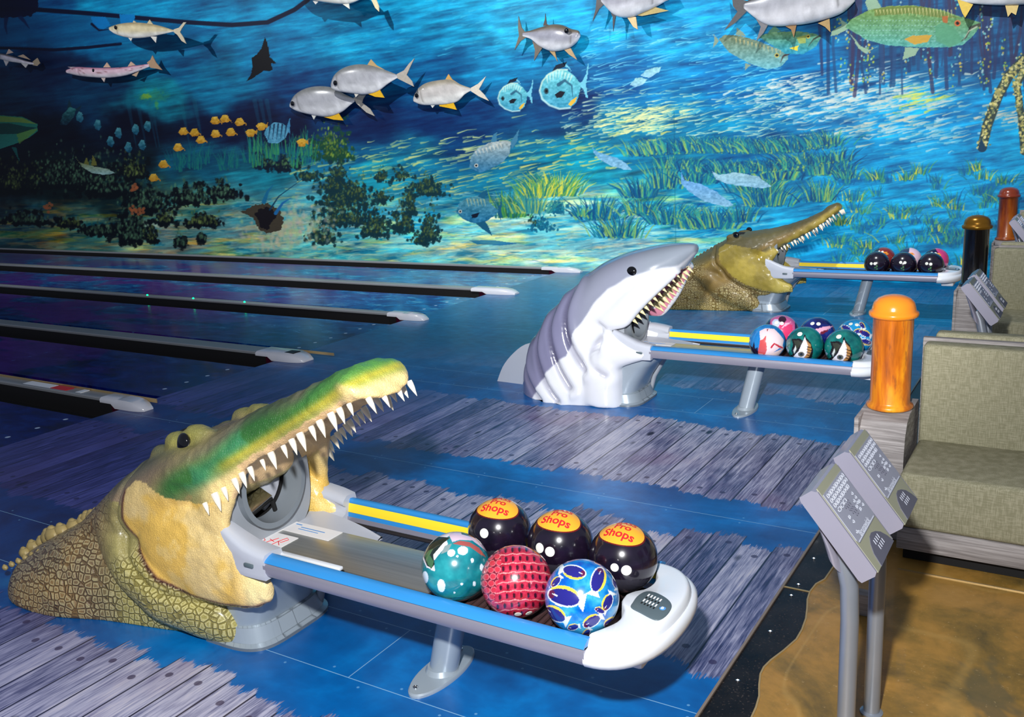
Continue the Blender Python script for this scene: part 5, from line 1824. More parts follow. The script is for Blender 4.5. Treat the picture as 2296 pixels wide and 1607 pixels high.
DK = (2, 12, 20)
for i, (x, y, w_, h_, n) in enumerate(((40, 430, 120, 60, 160), (150, 420, 130, 70, 200), (240, 440, 120, 90, 200), (300, 400, 60, 50, 90), (330, 470, 90, 50, 140), (60, 500, 110, 26, 80), (150, 505, 60, 18, 40), (230, 525, 90, 30, 90), (300, 545, 70, 90, 170), (340, 540, 30, 30, 40), (430, 455, 100, 44, 120), (500, 440, 60, 34, 70), (450, 505, 80, 26, 70), (405, 552, 26, 30, 26), (452, 540, 20, 22, 18), (370, 500, 40, 24, 40))):
    coral(x, y, w_, h_, DK, (96, 140, 104) if i % 3 else (120, 140, 70), n, i, 7)
r = random.Random(4)
for x, y in ((105, 464), (300, 472), (312, 474), (302, 420)):
    for _ in range(9): blob(x + r.gauss(0, 7), y + r.gauss(0, 5), 4, 4, (176, 96, 56), .8)
for i, (x, y, w_, h_, n) in enumerate(((745, 360, 70, 74, 150), (700, 350, 30, 40, 40), (780, 352, 20, 20, 20), (640, 380, 60, 40, 80), (595, 375, 40, 36, 50))):
    coral(x, y, w_, h_, (20, 70, 50) if i < 3 else (4, 24, 40), (150, 176, 60) if i < 3 else (90, 130, 80), n, 30 + i, 6)
for i, (x, y, w_, h_, n) in enumerate(((770, 460, 100, 60, 230), (750, 430, 50, 60, 100), (760, 400, 24, 34, 40), (800, 445, 50, 40, 90), (770, 505, 110, 60, 260), (840, 530, 56, 70, 150), (725, 545, 60, 36, 90), (710, 530, 16, 30, 24), (905, 520, 50, 70, 130), (920, 480, 24, 70, 70), (945, 545, 40, 34, 60), (965, 540, 36, 70, 110), (960, 435, 66, 34, 110), (960, 420, 20, 30, 30), (855, 405, 26, 28, 40), (900, 400, 34, 20, 34), (860, 450, 34, 26, 40), (690, 400, 50, 16, 40), (1195, 505, 40, 40, 10))):
    coral(x, y, w_, h_, (10, 50, 58), (104, 124, 66), n, 60 + i, 5.5)
for i, (x, y, w_, h_) in enumerate(((1215, 515, 50, 40), (1250, 475, 40, 26))): coral(x, y, w_, h_, (10, 100, 130), (30, 150, 160), 60, 90 + i, 4.5)
GR = [(20, 90, 70), (60, 140, 70), (120, 170, 60), (10, 100, 110)]
YG = [(200, 200, 60), (230, 220, 80), (110, 170, 70), (60, 150, 120), (20, 110, 110)]
BL = [(0, 84, 130), (0, 98, 134), (20, 124, 140), (60, 160, 130), (0, 62, 110), (0, 74, 120), (120, 176, 110), (150, 184, 90), (10, 110, 150)]
BL2 = [(0, 96, 150), (0, 118, 160), (30, 140, 150), (90, 170, 110)]
tuft(1140, 485, 70, 66, 70, GR, 1); tuft(1250, 436, 84, 50, 170, YG, 2); tuft(1205, 440, 60, 40, 70, YG, 3); tuft(1190, 475, 70, 46, 90, [(170, 190, 90), (60, 150, 140), (30, 120, 130)], 4)
for i, (x, y, w_, h_, n) in enumerate(((1340, 490, 80, 50, 80), (1390, 530, 80, 50, 90), (1440, 480, 70, 40, 70), (1500, 500, 80, 44, 90), (1555, 510, 60, 40, 70), (1600, 510, 80, 50, 100), (1660, 495, 50, 36, 50), (1440, 440, 70, 44, 80), (1490, 420, 60, 60, 70), (1560, 410, 70, 40, 60), (1700, 430, 90, 50, 110), (1750, 400, 90, 40, 110), (1800, 380, 90, 40, 110), (1850, 390, 80, 40, 80), (1720, 460, 80, 50, 80), (1840, 450, 70, 50, 60), (1900, 400, 60, 30, 40), (1300, 482, 40, 20, 30))):
    tuft(x, y, w_, h_, int(n * 1.3), BL, 20 + i, 2.0)
for i in range(26):
    f = i / 25
    tuft(1430 + 440 * f, 348 - 6 * math.sin(f * 6) - 26 * f * f, 60, 34, 40, BL, 50 + i, 1.9)
    if i % 2: tuft(1480 + 400 * f, 372 + 16 * math.sin(f * 4), 56, 30, 30, BL, 90 + i, 1.8)
for i in range(90):
    r = random.Random(300 + i)
    x, y = r.uniform(1870, 2290), r.uniform(380, 610)
    tuft(x, y, 44, 26, 14, BL2 if r.random() < .75 else YG, 400 + i, 1.5)
for i in range(14):
    r = random.Random(700 + i); tuft(r.uniform(560, 720), r.uniform(330, 380), 30, 50, 9, [(20, 120, 110), (60, 150, 90)], 720 + i, 1.4)
    tuft(r.uniform(380, 560), r.uniform(355, 385), 30, 40, 9, [(10, 100, 110), (20, 120, 110)], 750 + i, 1.4)
# burrowing ray in a cloud of sand
r = random.Random(8)
for _ in range(420): blob(r.gauss(640, 40), r.gauss(508, 24), r.uniform(4, 9), r.uniform(5, 9), (r.uniform(150, 224), r.uniform(180, 214), r.uniform(140, 180)), .5, soft=.9, rag=.8)
poly([(540, 475), (570, 460), (600, 455), (625, 470), (636, 490), (630, 515), (600, 525), (580, 512), (566, 488)], (70, 62, 48), 1, rag=4)
poly([(570, 478), (600, 462), (620, 480), (600, 515), (582, 505)], (20, 16, 22), 1, rag=5)
stroke([(592, 452), (600, 430), (612, 415)], 5, (20, 110, 150)); stroke([(618, 478), (634, 455), (650, 445)], 4, (30, 110, 170)); stroke([(605, 470), (625, 440), (680, 400)], 2, (10, 60, 90))

# ---- mangrove roots at the top right
r = random.Random(21)
for i in range(70):
    x = r.uniform(1830, 2300); y1 = r.uniform(120, 215); c = r.choice([(40, 56, 100), (30, 74, 120), (58, 50, 84), (26, 60, 104)])
    stroke([(x + r.gauss(0, 14), -80), (x, y1 * .5), (x + r.gauss(0, 7), y1)], r.uniform(2, 4.5), c, .75, taper=False)
for i in range(40):
    x = r.uniform(1850, 2290); y = r.uniform(10, 190)
    for _ in range(7): blob(x + r.gauss(0, 3), y + r.gauss(0, 16), 2.4, 3, r.choice([(170, 200, 60), (190, 220, 210), (90, 190, 190), (220, 190, 80)]), .7)


def root(pts, w_, seed):
    stroke(pts, w_, (54, 70, 66), 1, taper=False)
    r = random.Random(seed); P2 = cr(np.array(pts, float), 60)
    for _ in range(220):
        p = P2[r.randrange(60)]
        blob(p[0] + r.gauss(0, w_ * .5), p[1] + r.gauss(0, 3), r.uniform(2, 4), r.uniform(2, 4), r.choice([(214, 200, 110), (176, 164, 100), (232, 220, 150), (120, 130, 90)]), .85)


root([(2300, 130), (2262, 170), (2238, 215), (2214, 280), (2202, 330)], 11, 1); root([(2300, 150), (2280, 190), (2290, 260), (2296, 340)], 8, 2)
stroke([(2202, 332), (2200, 312)], 9, (10, 60, 90))


# ---- painted fish
def pfish(pts, body, belly=None, back=None, eye=None, fins=(), fc=None, k=1.0, rag=1.0, outline=None):
    for f in fins: poly(f, fc or body, k, rag=rag)
    if outline: poly([(x, y) for x, y in pts], outline, k, rag=rag)
    poly(pts, back or body, k, rag=rag, grad=belly or body)
    xs = [p[0] for p in pts]; ys = [p[1] for p in pts]
    sl = win(min(xs), max(xs), min(ys), max(ys))
    m = in_poly(SX[sl], SY[sl], pts)
    t = (fbm(SX[sl] / 5, SY[sl] / 4, 44, 3) - .5) * 70
    PIC[sl] += (m * t)[..., None]
    if eye:
        blob(eye[0], eye[1], eye[2], eye[2], eye[3] if len(eye) > 3 else (200, 200, 190), 1); blob(eye[0], eye[1], eye[2] * .55, eye[2] * .55, (8, 10, 16), 1)


# big tarpon with orange eye
T1 = [(1895, 62), (1905, 45), (1950, 22), (1990, 14), (2050, 12), (2110, 22), (2155, 38), (2198, 50), (2196, 62), (2180, 82), (2160, 100), (2130, 106), (2060, 106), (1990, 102), (1940, 88), (1905, 66)]
pfish(T1, (60, 150, 160), belly=(90, 170, 160), back=(120, 150, 70), eye=(2147, 52, 8, (220, 110, 60)),
      fins=([(1900, 55), (1880, 38), (1888, 56), (1865, 70), (1862, 82), (1885, 74), (1905, 64)], [(1948, 26), (1940, 6), (1946, -12), (1962, -8), (1976, 16)], [(1905, 74), (1930, 104), (1950, 112), (1968, 104), (1940, 120), (1925, 108)], [(2030, 106), (2024, 134), (2052, 124), (2062, 108)]), fc=(150, 180, 150))
poly([(1960, 20), (2000, 14), (2060, 14), (2120, 28), (2150, 40), (2110, 40), (2040, 30), (1960, 36)], (110, 120, 50), .7)
for i in range(22): stroke([(1965 + i * 8, 18 + abs(i - 11) * .5), (1967 + i * 8, 32 + i * .4)], 1.3, (226, 214, 150), .8)
for i in range(5):
    for q in range(26): blob(1930 + q * 7.2, 46 + i * 11 + (q > 20) * 2, 1.5, 1.3, (170, 214, 220), .6)
poly([(2112, 36), (2126, 36), (2124, 52), (2114, 50)], (190, 100, 50), .9)
poly([(2096, 60), (2112, 50), (2140, 62), (2160, 92), (2130, 106), (2100, 92)], (90, 160, 120), .8)
stroke([(2196, 56), (2176, 62), (2166, 84), (2156, 92)], 4, (60, 54, 50), .8); stroke([(2190, 60), (2172, 70), (2160, 90)], 2, (190, 200, 170), .9)
poly([(2028, 88), (2046, 80), (2090, 78), (2080, 94), (2050, 100)], (206, 160, 60), 1)
# two smaller tarpon
pfish([(1612, 88), (1625, 78), (1660, 80), (1700, 92), (1740, 108), (1768, 118), (1766, 134), (1750, 150), (1720, 155), (1680, 142), (1635, 118)], (60, 150, 180), belly=(110, 180, 190), back=(110, 120, 90), eye=(1742, 124, 6, (180, 170, 90)), fins=([(1612, 92), (1600, 76), (1602, 92), (1598, 108)], [(1650, 78), (1652, 62), (1668, 74), (1672, 82)], [(1672, 142), (1670, 158), (1684, 146)]), fc=(130, 150, 130))
stroke([(1768, 120), (1756, 126), (1750, 140)], 3, (60, 40, 40), .9)
for i in range(12): stroke([(1650 + i * 9, 86 + i * 2.4), (1651 + i * 9, 96 + i * 2.4)], 1.2, (220, 190, 120), .8)
pfish([(1700, 82), (1730, 72), (1790, 70), (1830, 76), (1840, 84), (1830, 104), (1800, 122), (1760, 120)], (50, 150, 150), belly=(40, 150, 180), back=(110, 150, 100), eye=(1812, 82, 5, (220, 190, 70)), fins=([(1720, 74), (1736, 58), (1752, 70)],), fc=(90, 140, 110))
poly([(1770, 108), (1790, 102), (1788, 114)], (236, 210, 60), 1); stroke([(1838, 80), (1824, 88), (1812, 104)], 2.5, (50, 60, 50), .9); poly([(1786, 84), (1808, 78), (1806, 96), (1792, 98)], (200, 180, 60), .6)


def permit(cx0, cy0, s, c1=(70, 170, 196), c2=(60, 150, 180)):
    f = lambda L: [(cx0 + x * s, cy0 + y * s) for x, y in L]
    blob(cx0 + 4 * s, cy0 + 12 * s, 52 * s, 48 * s, (0, 16, 54), .75, soft=.6)
    for L in ([(20, -38), (12, -48), (2, -52), (-4, -60), (8, -56), (14, -50)], [(34, -10), (44, -18), (52, -34), (56, -56), (58, -60), (56, -36), (52, -10), (56, 20), (52, 18), (46, 0)]): poly(f(L), (110, 190, 210), 1)
    poly(f([(-16, -54), (10, -62), (4, -50), (-24, -40)]), (10, 30, 50), 1)
    P2 = f([(-52, 4), (-48, -16), (-34, -34), (-14, -44), (8, -44), (24, -32), (40, -12), (38, 6), (30, 30), (16, 42), (-8, 44), (-32, 36), (-48, 24)])
    pfish(P2, c1, belly=c2, back=(110, 196, 200))
    for i in range(9): stroke(f([(-36 + i * 7, -30 - (4 - abs(i - 4)) * 3), (-34 + i * 6, -14 - (4 - abs(i - 4)) * 3)]), 2.4 * s, (196, 226, 214), .8)
    stroke(f([(-52, 4), (-46, 22), (-30, 36), (-8, 44), (16, 42)]), 2.2 * s, (190, 220, 216), .8, taper=False); stroke(f([(-52, 2), (-46, -18), (-32, -34), (-12, -44), (10, -44)]), 1.8 * s, (200, 220, 200), .8, taper=False)
    stroke(f([(-10, -10), (4, -20), (20, -8), (22, 16)]), 4 * s, (20, 60, 90), .7); poly(f([(-18, 12), (-6, 4), (6, 6), (-2, 18), (-14, 20)]), (16, 20, 34), 1)
    blob(cx0 - 37 * s, cy0 + 4 * s, 6 * s, 8 * s, (40, 70, 80), 1); blob(cx0 - 37 * s, cy0 + 4 * s, 3 * s, 4 * s, (6, 8, 12), 1)
    poly(f([(12, 34), (20, 24), (32, 16), (28, 28), (18, 38)]), (230, 180, 60), 1)


permit(1262, 200, 1.0); permit(1154, 218, .72)
for (cx0, cy0, s, c1, c2, bk) in ((1100, 345, 1.0, (90, 130, 150), (40, 110, 150), (170, 176, 170)), (1070, 472, .95, (40, 110, 140), (30, 110, 150), (80, 140, 150))):
    f = lambda L: [(cx0 + x * s, cy0 + y * s) for x, y in L]
    sl_ = 1 if cy0 < 400 else 0
    if sl_:
        pfish(f([(-48, 30), (-44, 6), (-28, -14), (0, -26), (34, -30), (46, -26), (42, 0), (26, 20), (0, 34), (-24, 42)]), c1, belly=c2, back=bk, eye=(cx0 - 32, cy0 + 26, 5), fins=(f([(0, -24), (4, -40), (14, -50), (14, -28)]), f([(44, -24), (54, -40), (64, -56), (60, -30), (48, -10)])), fc=(60, 120, 150))
        for i in range(8): stroke(f([(-34 + i * 8, -6 - i * 2.4), (-30 + i * 8, 4 - i * 2.4)]), 2, (220, 214, 196), .7)
        poly(f([(20, 66), (50, 40), (110, 20), (60, 50)]), (10, 100, 130), .6)
    else:
        pfish(f([(-50, 4), (-44, -16), (-24, -30), (0, -34), (24, -24), (50, 0), (44, 10), (20, 26), (-10, 30), (-34, 20)]), c1, belly=c2, back=bk, eye=(cx0 - 38, cy0 + 2, 4.5), fins=(f([(0, -32), (14, -46), (24, -44), (16, -26)]), f([(46, 2), (54, -16), (56, -44), (58, -10), (56, 24), (50, 10)]), f([(-6, 28), (16, 46), (36, 60), (26, 36), (16, 22)])), fc=(20, 90, 120))
        poly(f([(-14, 10), (6, 4), (0, 16), (-12, 18)]), (10, 20, 40), 1)
        for i in range(6): stroke(f([(-24 + i * 8, -26), (-20 + i * 8, -10)]), 1.6, (190, 190, 140), .7)
        poly(f([(-20, 70), (40, 70), (96, 78), (60, 82), (0, 80)]), (0, 90, 150), .7)
# barracuda and bonefish over the grass
for L, c in (([(1325, 318), (1332, 336), (1350, 344), (1378, 352), (1404, 366), (1418, 382), (1400, 380), (1370, 372), (1345, 358), (1332, 344)], (90, 156, 196)),
             ([(1526, 380), (1534, 404), (1570, 412), (1610, 432), (1646, 460), (1630, 464), (1580, 452), (1545, 430), (1528, 412)], (90, 150, 210)),
             ([(1596, 384), (1614, 392), (1650, 386), (1700, 396), (1730, 418), (1712, 422), (1670, 418), (1630, 412), (1606, 402)], (150, 190, 200)),
             ([(1412, 190), (1424, 176), (1440, 174), (1452, 178), (1440, 190), (1424, 196)], (150, 200, 200)), ([(1436, 170), (1450, 156), (1466, 152), (1482, 150), (1478, 162), (1456, 174)], (140, 196, 200))):
    pfish(L, c, belly=(130, 180, 206), back=c, rag=1.5)
# butterfly and sergeant fish, yellow tangs
pfish([(592, 300), (598, 286), (614, 274), (634, 276), (648, 290), (640, 310), (622, 322), (602, 320)], (80, 150, 180), fins=([(640, 290), (650, 264), (650, 300)],), fc=(60, 130, 170))
for i in range(5): stroke([(606 + i * 9, 280 - (2 - abs(i - 2))), (602 + i * 9, 312)], 1.8, (10, 30, 60), .9)
for (x, y) in ((412, 294), (437, 297), (451, 313), (483, 270), (505, 266), (484, 300), (518, 296), (538, 273), (562, 298), (586, 284), (400, 330), (367, 368), (345, 398), (677, 320)):
    d_ = 1 if x in (562, 586, 677) else -1
    pfish([(x - 12, y + 3 * -d_), (x - 6, y - 8), (x + 4, y - 9), (x + 11, y - 4 * -d_ * -1), (x + 6, y + 8), (x - 6, y + 9)], (206, 156, 34), belly=(190, 130, 30), back=(220, 176, 60), fins=([(x + 8, y), (x + 15, y - 9 * -d_ * -1), (x + 14, y + 4)],), fc=(196, 140, 40), rag=1)
for (x, y) in ((218, 280), (178, 262), (247, 317), (265, 298), (287, 330), (303, 290), (318, 325), (330, 283)): pfish([(x - 8, y), (x - 2, y - 12), (x + 6, y - 10), (x + 9, y + 4), (x + 4, y + 13), (x - 5, y + 8)], (30, 100, 120), belly=(10, 70, 100), back=(70, 140, 150))
# turtle, sharks
pfish([(134, 282), (140, 258), (156, 240), (170, 244), (166, 262), (150, 280)], (14, 70, 84), belly=(4, 30, 50), back=(40, 110, 110), fins=([(150, 245), (154, 222), (164, 244)], [(166, 246), (184, 236), (176, 250)]), fc=(10, 44, 60))
poly([(-60, 260), (0, 258), (50, 262), (84, 278), (84, 294), (66, 308), (40, 320), (0, 334), (-60, 334)], (30, 110, 90), 1, rag=1, grad=(40, 130, 120)); poly([(-60, 262), (0, 260), (50, 264), (82, 278), (40, 274), (-60, 272)], (110, 140, 60), .9); poly([(84, 290), (66, 306), (44, 322), (36, 300), (60, 290)], (110, 150, 60), .7, rag=2); poly([(-60, 278), (20, 276), (60, 284), (84, 286), (40, 300), (-60, 302)], (8, 50, 50), .8); poly([(26, 330), (44, 362), (36, 330)], (20, 100, 96), .9)
pfish([(165, 345), (178, 364), (206, 372), (240, 378), (258, 388), (236, 392), (206, 388), (184, 374)], (130, 116, 44), belly=(150, 190, 190), back=(120, 110, 40), fins=([(204, 372), (208, 346), (218, 370)], [(188, 368), (194, 352), (200, 370)]), fc=(110, 110, 50))
# painted seam lines between the mural panels
for sx0 in (1513,): stroke([(sx0 - 2, 250), (sx0 + 2, 545)], .9, (0, 90, 110), .5, taper=False)
PIC = np.clip(PIC, 0, 255)
V = np.stack([XX, np.full_like(XX, WALL_Y), ZZ], -1).reshape(-1, 3)
V = np.concatenate([V])
ii = np.arange(NR * NC).reshape(NR, NC)
F = np.stack([ii[:-1, :-1], ii[:-1, 1:], ii[1:, 1:], ii[1:, :-1]], -1).reshape(-1, 4)
g = G('mural_paint')
c, a = g.attr()
P = g.pos()
br = g.noise(g.map(P, (7, 1, 26), rot=(0, .12, 0)), 1, 5, .7)
br2 = g.noise(g.map(P, (30, 1, 80), rot=(0, .15, 0)), 1, 3, .7)
g.set(base=g.mix(1.0, c, g.mix(g.math('ADD', g.math('MULTIPLY', br, .6), g.math('MULTIPLY', br2, .4)), (.60, .66, .68), (1.30, 1.30, 1.28)), 'MULTIPLY'), rough=.55, spec=.25)
wall = link('wall_back', raw_mesh('wall_back', V, F, smooth=False, col=nlin(PIC.reshape(-1, 3))), g.m)
tag(wall, kind='structure')
tag(MB().box((-24.5, WALL_Y + .003, -.14), (4.5, WALL_Y + .15, 5.4)).build('wall_back', M('wall_plain_blue', (0, 110, 170), .6), smooth=False), kind='structure')
del SX, SY, XX, ZZ, V, F, num, den

# ------------------------------------------------------------------ mounted fish in front of the mural
M_FISH = Mcol('fish_lacquer', .22, coat=.6, var=.05, nscale=50)


def mount(label, gap, top, bot, fins, pal, fat=.24, eye=None, mouth=None, spots=None):
    """top / bot: outline in image pixels, nose to tail; fins: (name, outline, colour); gap: clearance to the wall"""
    Yf = WALL_Y - gap
    tp = [on_y(x, y, Yf) for x, y in top]; bt = [on_y(x, y, Yf) for x, y in bot]
    c0 = sum(tp + bt, Vector((0, 0, 0))) / len(tp + bt)
    t = thing('mounted_fish', label, 'fish', c0, group='mounted fish on the mural wall')
    n = 44
    A = cr(np.array([[p.x, p.z, q.x, q.z] for p, q in zip(tp, bt)]), n)
    rings = []; cols = []
    m = 28
    for i, (tx, tz, bx, bz) in enumerate(A):
        f = i / (n - 1)
        h = math.hypot(tx - bx, tz - bz) / 2
        th = max(.006, h * fat * 2 * (1 - .45 * f))
        for k in range(m):
            a = 2 * PI * k / m
            s = math.sin(a)
            q = (s + 1) / 2
            rings.append((bx + (tx - bx) * q - c0.x, math.cos(a) * th, bz + (tz - bz) * q - c0.z))
            cols.append((f, s))
    V = np.array(rings); cc = np.array(cols)
    F = []
    for i in range(n - 1):
        for k in range(m): F.append((i * m + k, i * m + (k + 1) % m, (i + 1) * m + (k + 1) % m, (i + 1) * m + k))
    F = np.array(F)
    f_, s_ = cc[:, 0], cc[:, 1]
    nn = fbm(V[:, 0] * 16 + 3, V[:, 2] * 20, 5)
    back, mid, belly = [np.array(c, float) for c in pal]
    col = mixc(np.tile(belly, (len(V), 1)), sst(s_, -.75, .05), mid)
    col = mixc(col, sst(s_, .35, .9), back)
    col *= (.86 + .28 * nn)[:, None]
    col = mixc(col, np.exp(-((f_ - .24) / .012) ** 2) * (np.abs(s_) < .7) * .5, back * .6)
    if spots is not None:
        col = mixc(col, (fbm(V[:, 0] * 60, V[:, 2] * 60, 9, 2) > .68) * (s_ > -.3) * .6, spots)
    me = raw_mesh('body', V, F, col=nlin(col))
    bmx = bmesh.new(); bmx.from_mesh(me)
    bmesh.ops.holes_fill(bmx, edges=[e for e in bmx.edges if e.is_boundary]); bmesh.ops.recalc_face_normals(bmx, faces=bmx.faces[:]); bmx.to_mesh(me); bmx.free()
    body = link('body', me, M_FISH, t)
    for nm, outl, c in fins:
        P3 = [on_y(x, y, Yf) for x, y in outl]
        mb = MB()
        mb.prism([(p.x - c0.x, p.z - c0.z) for p in P3], -.006, .006, lambda u, v, d: (u, d, v))
        key = 'fin_%d_%d_%d' % tuple(c)
        if key not in MAT: MAT[key] = M(key, c, .35, var=.2, scale=40, coat=.3)
        mb.build(nm, MAT[key], t, smooth=False)
    if eye:
        p = on_y(eye[0], eye[1], Yf)
        hh = eye[2]
        mb = MB(); mb.ball((p.x - c0.x, -eye[3], p.z - c0.z), hh, 14, 10, (1, .5, 1)); mb.build('eye', MAT['eye_black'], t)
    # mounting rod to the wall
    mb = MB(); mb.tube([(0, .0, 0), (0, gap + .01, 0)], .008, 8); mb.build('mounting_rod', MAT['hole_black'], t)
    return t


GREY = ((122, 122, 118), (176, 176, 180), (226, 226, 226))
TAN = ((150, 140, 120), (196, 190, 184), (236, 234, 226))
mount('silver kingfish with crescent tail, hanging below the painted boat', .46,
      [(245, 61), (258, 56), (275, 52), (300, 50), (330, 52), (360, 58), (385, 66), (394, 68)], [(246, 68), (258, 76), (275, 82), (300, 86), (330, 84), (360, 78), (385, 72), (394, 70)],
      [('tail_fin', [(390, 66), (402, 62), (412, 50), (418, 50), (408, 64), (404, 72), (412, 84), (418, 98), (408, 92), (398, 78), (390, 72)], (214, 200, 170)),
       ('dorsal_fin', [(330, 53), (336, 44), (340, 50), (344, 55)], (200, 186, 150)), ('pelvic_fin', [(286, 82), (294, 92), (298, 84)], (220, 216, 206)), ('anal_fin', [(338, 82), (350, 96), (352, 82)], (220, 216, 206)), ('dorsal_fin', [(298, 51), (300, 46), (306, 50)], (200, 186, 150))],
      ((170, 152, 110), (214, 200, 160), (240, 238, 228)), .3, (266, 62, .03, .06))
mount('long pinkish white barracuda with open jaws, under the kingfish', .16,
      [(150, 156), (170, 150), (200, 151), (240, 152), (280, 150), (310, 146), (335, 143)], [(150, 164), (175, 170), (200, 173), (240, 175), (280, 170), (310, 160), (335, 150)],
      [('tail_fin', [(330, 140), (338, 134), (342, 124), (350, 140), (364, 157), (352, 154), (338, 152)], (186, 150, 116)),
       ('dorsal_fin', [(232, 151), (240, 140), (248, 151)], (214, 176, 150)), ('dorsal_fin', [(287, 149), (294, 138), (304, 146)], (214, 176, 150)),
       ('anal_fin', [(296, 168), (306, 172), (312, 160)], (200, 170, 140)), ('pelvic_fin', [(226, 173), (234, 184), (237, 174)], (220, 200, 190)), ('upper_jaw', [(152, 150), (180, 150), (186, 158), (172, 156)], (196, 180, 186))],
      ((196, 130, 150), (230, 196, 208), (244, 236, 240)), .4, (215, 158, .03, .05), spots=(120, 60, 60))
mount('small striped white snook cut by the left edge of the mural', .18,
      [(-30, 118), (0, 119), (20, 123), (40, 129), (60, 136), (76, 140)], [(-30, 130), (0, 133), (20, 138), (40, 141), (60, 144), (76, 145)],
      [('tail_fin', [(74, 138), (84, 130), (90, 142), (84, 148), (74, 146)], (170, 150, 120)), ('dorsal_fin', [(14, 122), (20, 110), (30, 118)], (220, 190, 170)), ('dorsal_fin', [(40, 126), (52, 122), (68, 134)], (200, 170, 140)),
       ('pelvic_fin', [(8, 134), (14, 148), (20, 138)], (220, 214, 210)), ('anal_fin', [(48, 142), (58, 152), (64, 143)], (220, 214, 210))],
      ((40, 30, 34), (226, 216, 226), (240, 238, 236)), .4)
mount('white bellied fish cut by the top edge, above the manta ray', .46,
      [(668, -34), (690, -44), (730, -50), (780, -46), (815, -26), (832, -10)], [(668, -22), (690, -4), (730, 6), (780, 9), (815, -4), (832, -6)],
      [('tail_fin', [(830, -12), (838, -16), (850, 14), (850, 26), (842, 18), (832, -2)], (226, 214, 170)), ('anal_fin', [(764, 6), (784, 20), (782, 6)], (230, 230, 214)), ('pelvic_fin', [(702, 2), (708, 10), (714, 4)], (224, 220, 210))],
      ((170, 160, 130), (220, 214, 190), (244, 244, 232)), .3)
PF = (228, 176, 30)
mount('large silvery pompano with yellow belly fin, left of a pair', .10,
      [(650, 232), (660, 214), (680, 200), (710, 193), (745, 196), (775, 212), (795, 221)], [(650, 240), (668, 250), (700, 258), (735, 262), (765, 252), (785, 236), (795, 228)],
      [('tail_fin', [(793, 219), (806, 212), (822, 210), (814, 222), (812, 230), (830, 244), (840, 260), (822, 252), (800, 232)], (176, 170, 158)),
       ('anal_fin', [(722, 240), (738, 234), (758, 252), (770, 270), (748, 268), (726, 262)], PF), ('pelvic_fin', [(698, 256), (704, 268), (710, 258)], (214, 214, 206)), ('pectoral_fin', [(702, 228), (718, 224), (714, 236), (704, 234)], (130, 136, 150))],
      GREY, .2, (662, 232, .035, .06))
mount('large silvery pompano with brown pectoral fin, right of a pair and partly in front', .30,
      [(742, 188), (750, 168), (770, 152), (800, 144), (830, 146), (862, 156), (892, 168)], [(744, 198), (756, 204), (780, 208), (815, 212), (845, 206), (870, 188), (892, 174)],
      [('tail_fin', [(890, 166), (906, 158), (918, 142), (930, 130), (920, 150), (912, 168), (924, 182), (928, 194), (908, 184), (892, 176)], (178, 170, 156)),
       ('dorsal_fin', [(824, 146), (832, 133), (844, 146), (862, 156)], (190, 160, 110)), ('anal_fin', [(822, 198), (838, 190), (852, 202), (862, 219), (842, 217), (824, 210)], PF), ('pelvic_fin', [(794, 208), (798, 218), (806, 210)], (220, 214, 200)), ('pectoral_fin', [(800, 182), (813, 178), (811, 190), (802, 190)], (150, 120, 80))],
      GREY, .2, (758, 186, .035, .06))
mount('silvery pompano swimming alone with bright yellow belly fin', .12,
      [(928, 216), (938, 198), (955, 186), (980, 180), (1010, 178), (1035, 190), (1058, 198)], [(928, 228), (945, 235), (970, 236), (1000, 234), (1025, 228), (1042, 212), (1058, 202)],
      [('tail_fin', [(1056, 197), (1072, 188), (1090, 171), (1080, 190), (1074, 200), (1086, 212), (1096, 226), (1074, 216), (1056, 204)], (216, 206, 186)),
       ('dorsal_fin', [(998, 180), (1006, 166), (1014, 178), (1040, 194)], (206, 160, 90)), ('anal_fin', [(984, 230), (994, 222), (1014, 224), (1024, 246), (1006, 242), (986, 238)], PF), ('pelvic_fin', [(965, 234), (970, 242), (976, 235)], (214, 214, 206)), ('pectoral_fin', [(962, 216), (972, 212), (970, 222)], (140, 140, 140))],
      TAN, .22, (940, 214, .03, .06))
DKT = (78, 66, 60)
mount('small tarpon facing right above the painted permit pair', .13,
      [(1300, 74), (1296, 68), (1280, 64), (1262, 56), (1240, 54), (1215, 60), (1190, 68), (1172, 72)], [(1301, 82), (1292, 96), (1276, 108), (1256, 114), (1235, 115), (1210, 104), (1190, 88), (1172, 82)],
      [('tail_fin', [(1178, 72), (1170, 62), (1163, 36), (1162, 62), (1164, 80), (1154, 112), (1168, 92), (1180, 84)], (110, 104, 92)),
       ('dorsal_fin', [(1218, 58), (1222, 44), (1223, 30), (1226, 54), (1232, 56)], DKT), ('anal_fin', [(1194, 92), (1200, 112), (1198, 136), (1208, 120), (1216, 108)], (110, 100, 88)), ('pelvic_fin', [(1232, 114), (1246, 130), (1250, 138), (1244, 114)], (170, 140, 96)), ('pectoral_fin', [(1266, 112), (1280, 108), (1294, 134), (1276, 122)], (180, 150, 110))],
      ((96, 84, 66), (150, 150, 160), (220, 220, 222)), .32, (1278, 70, .03, .09))
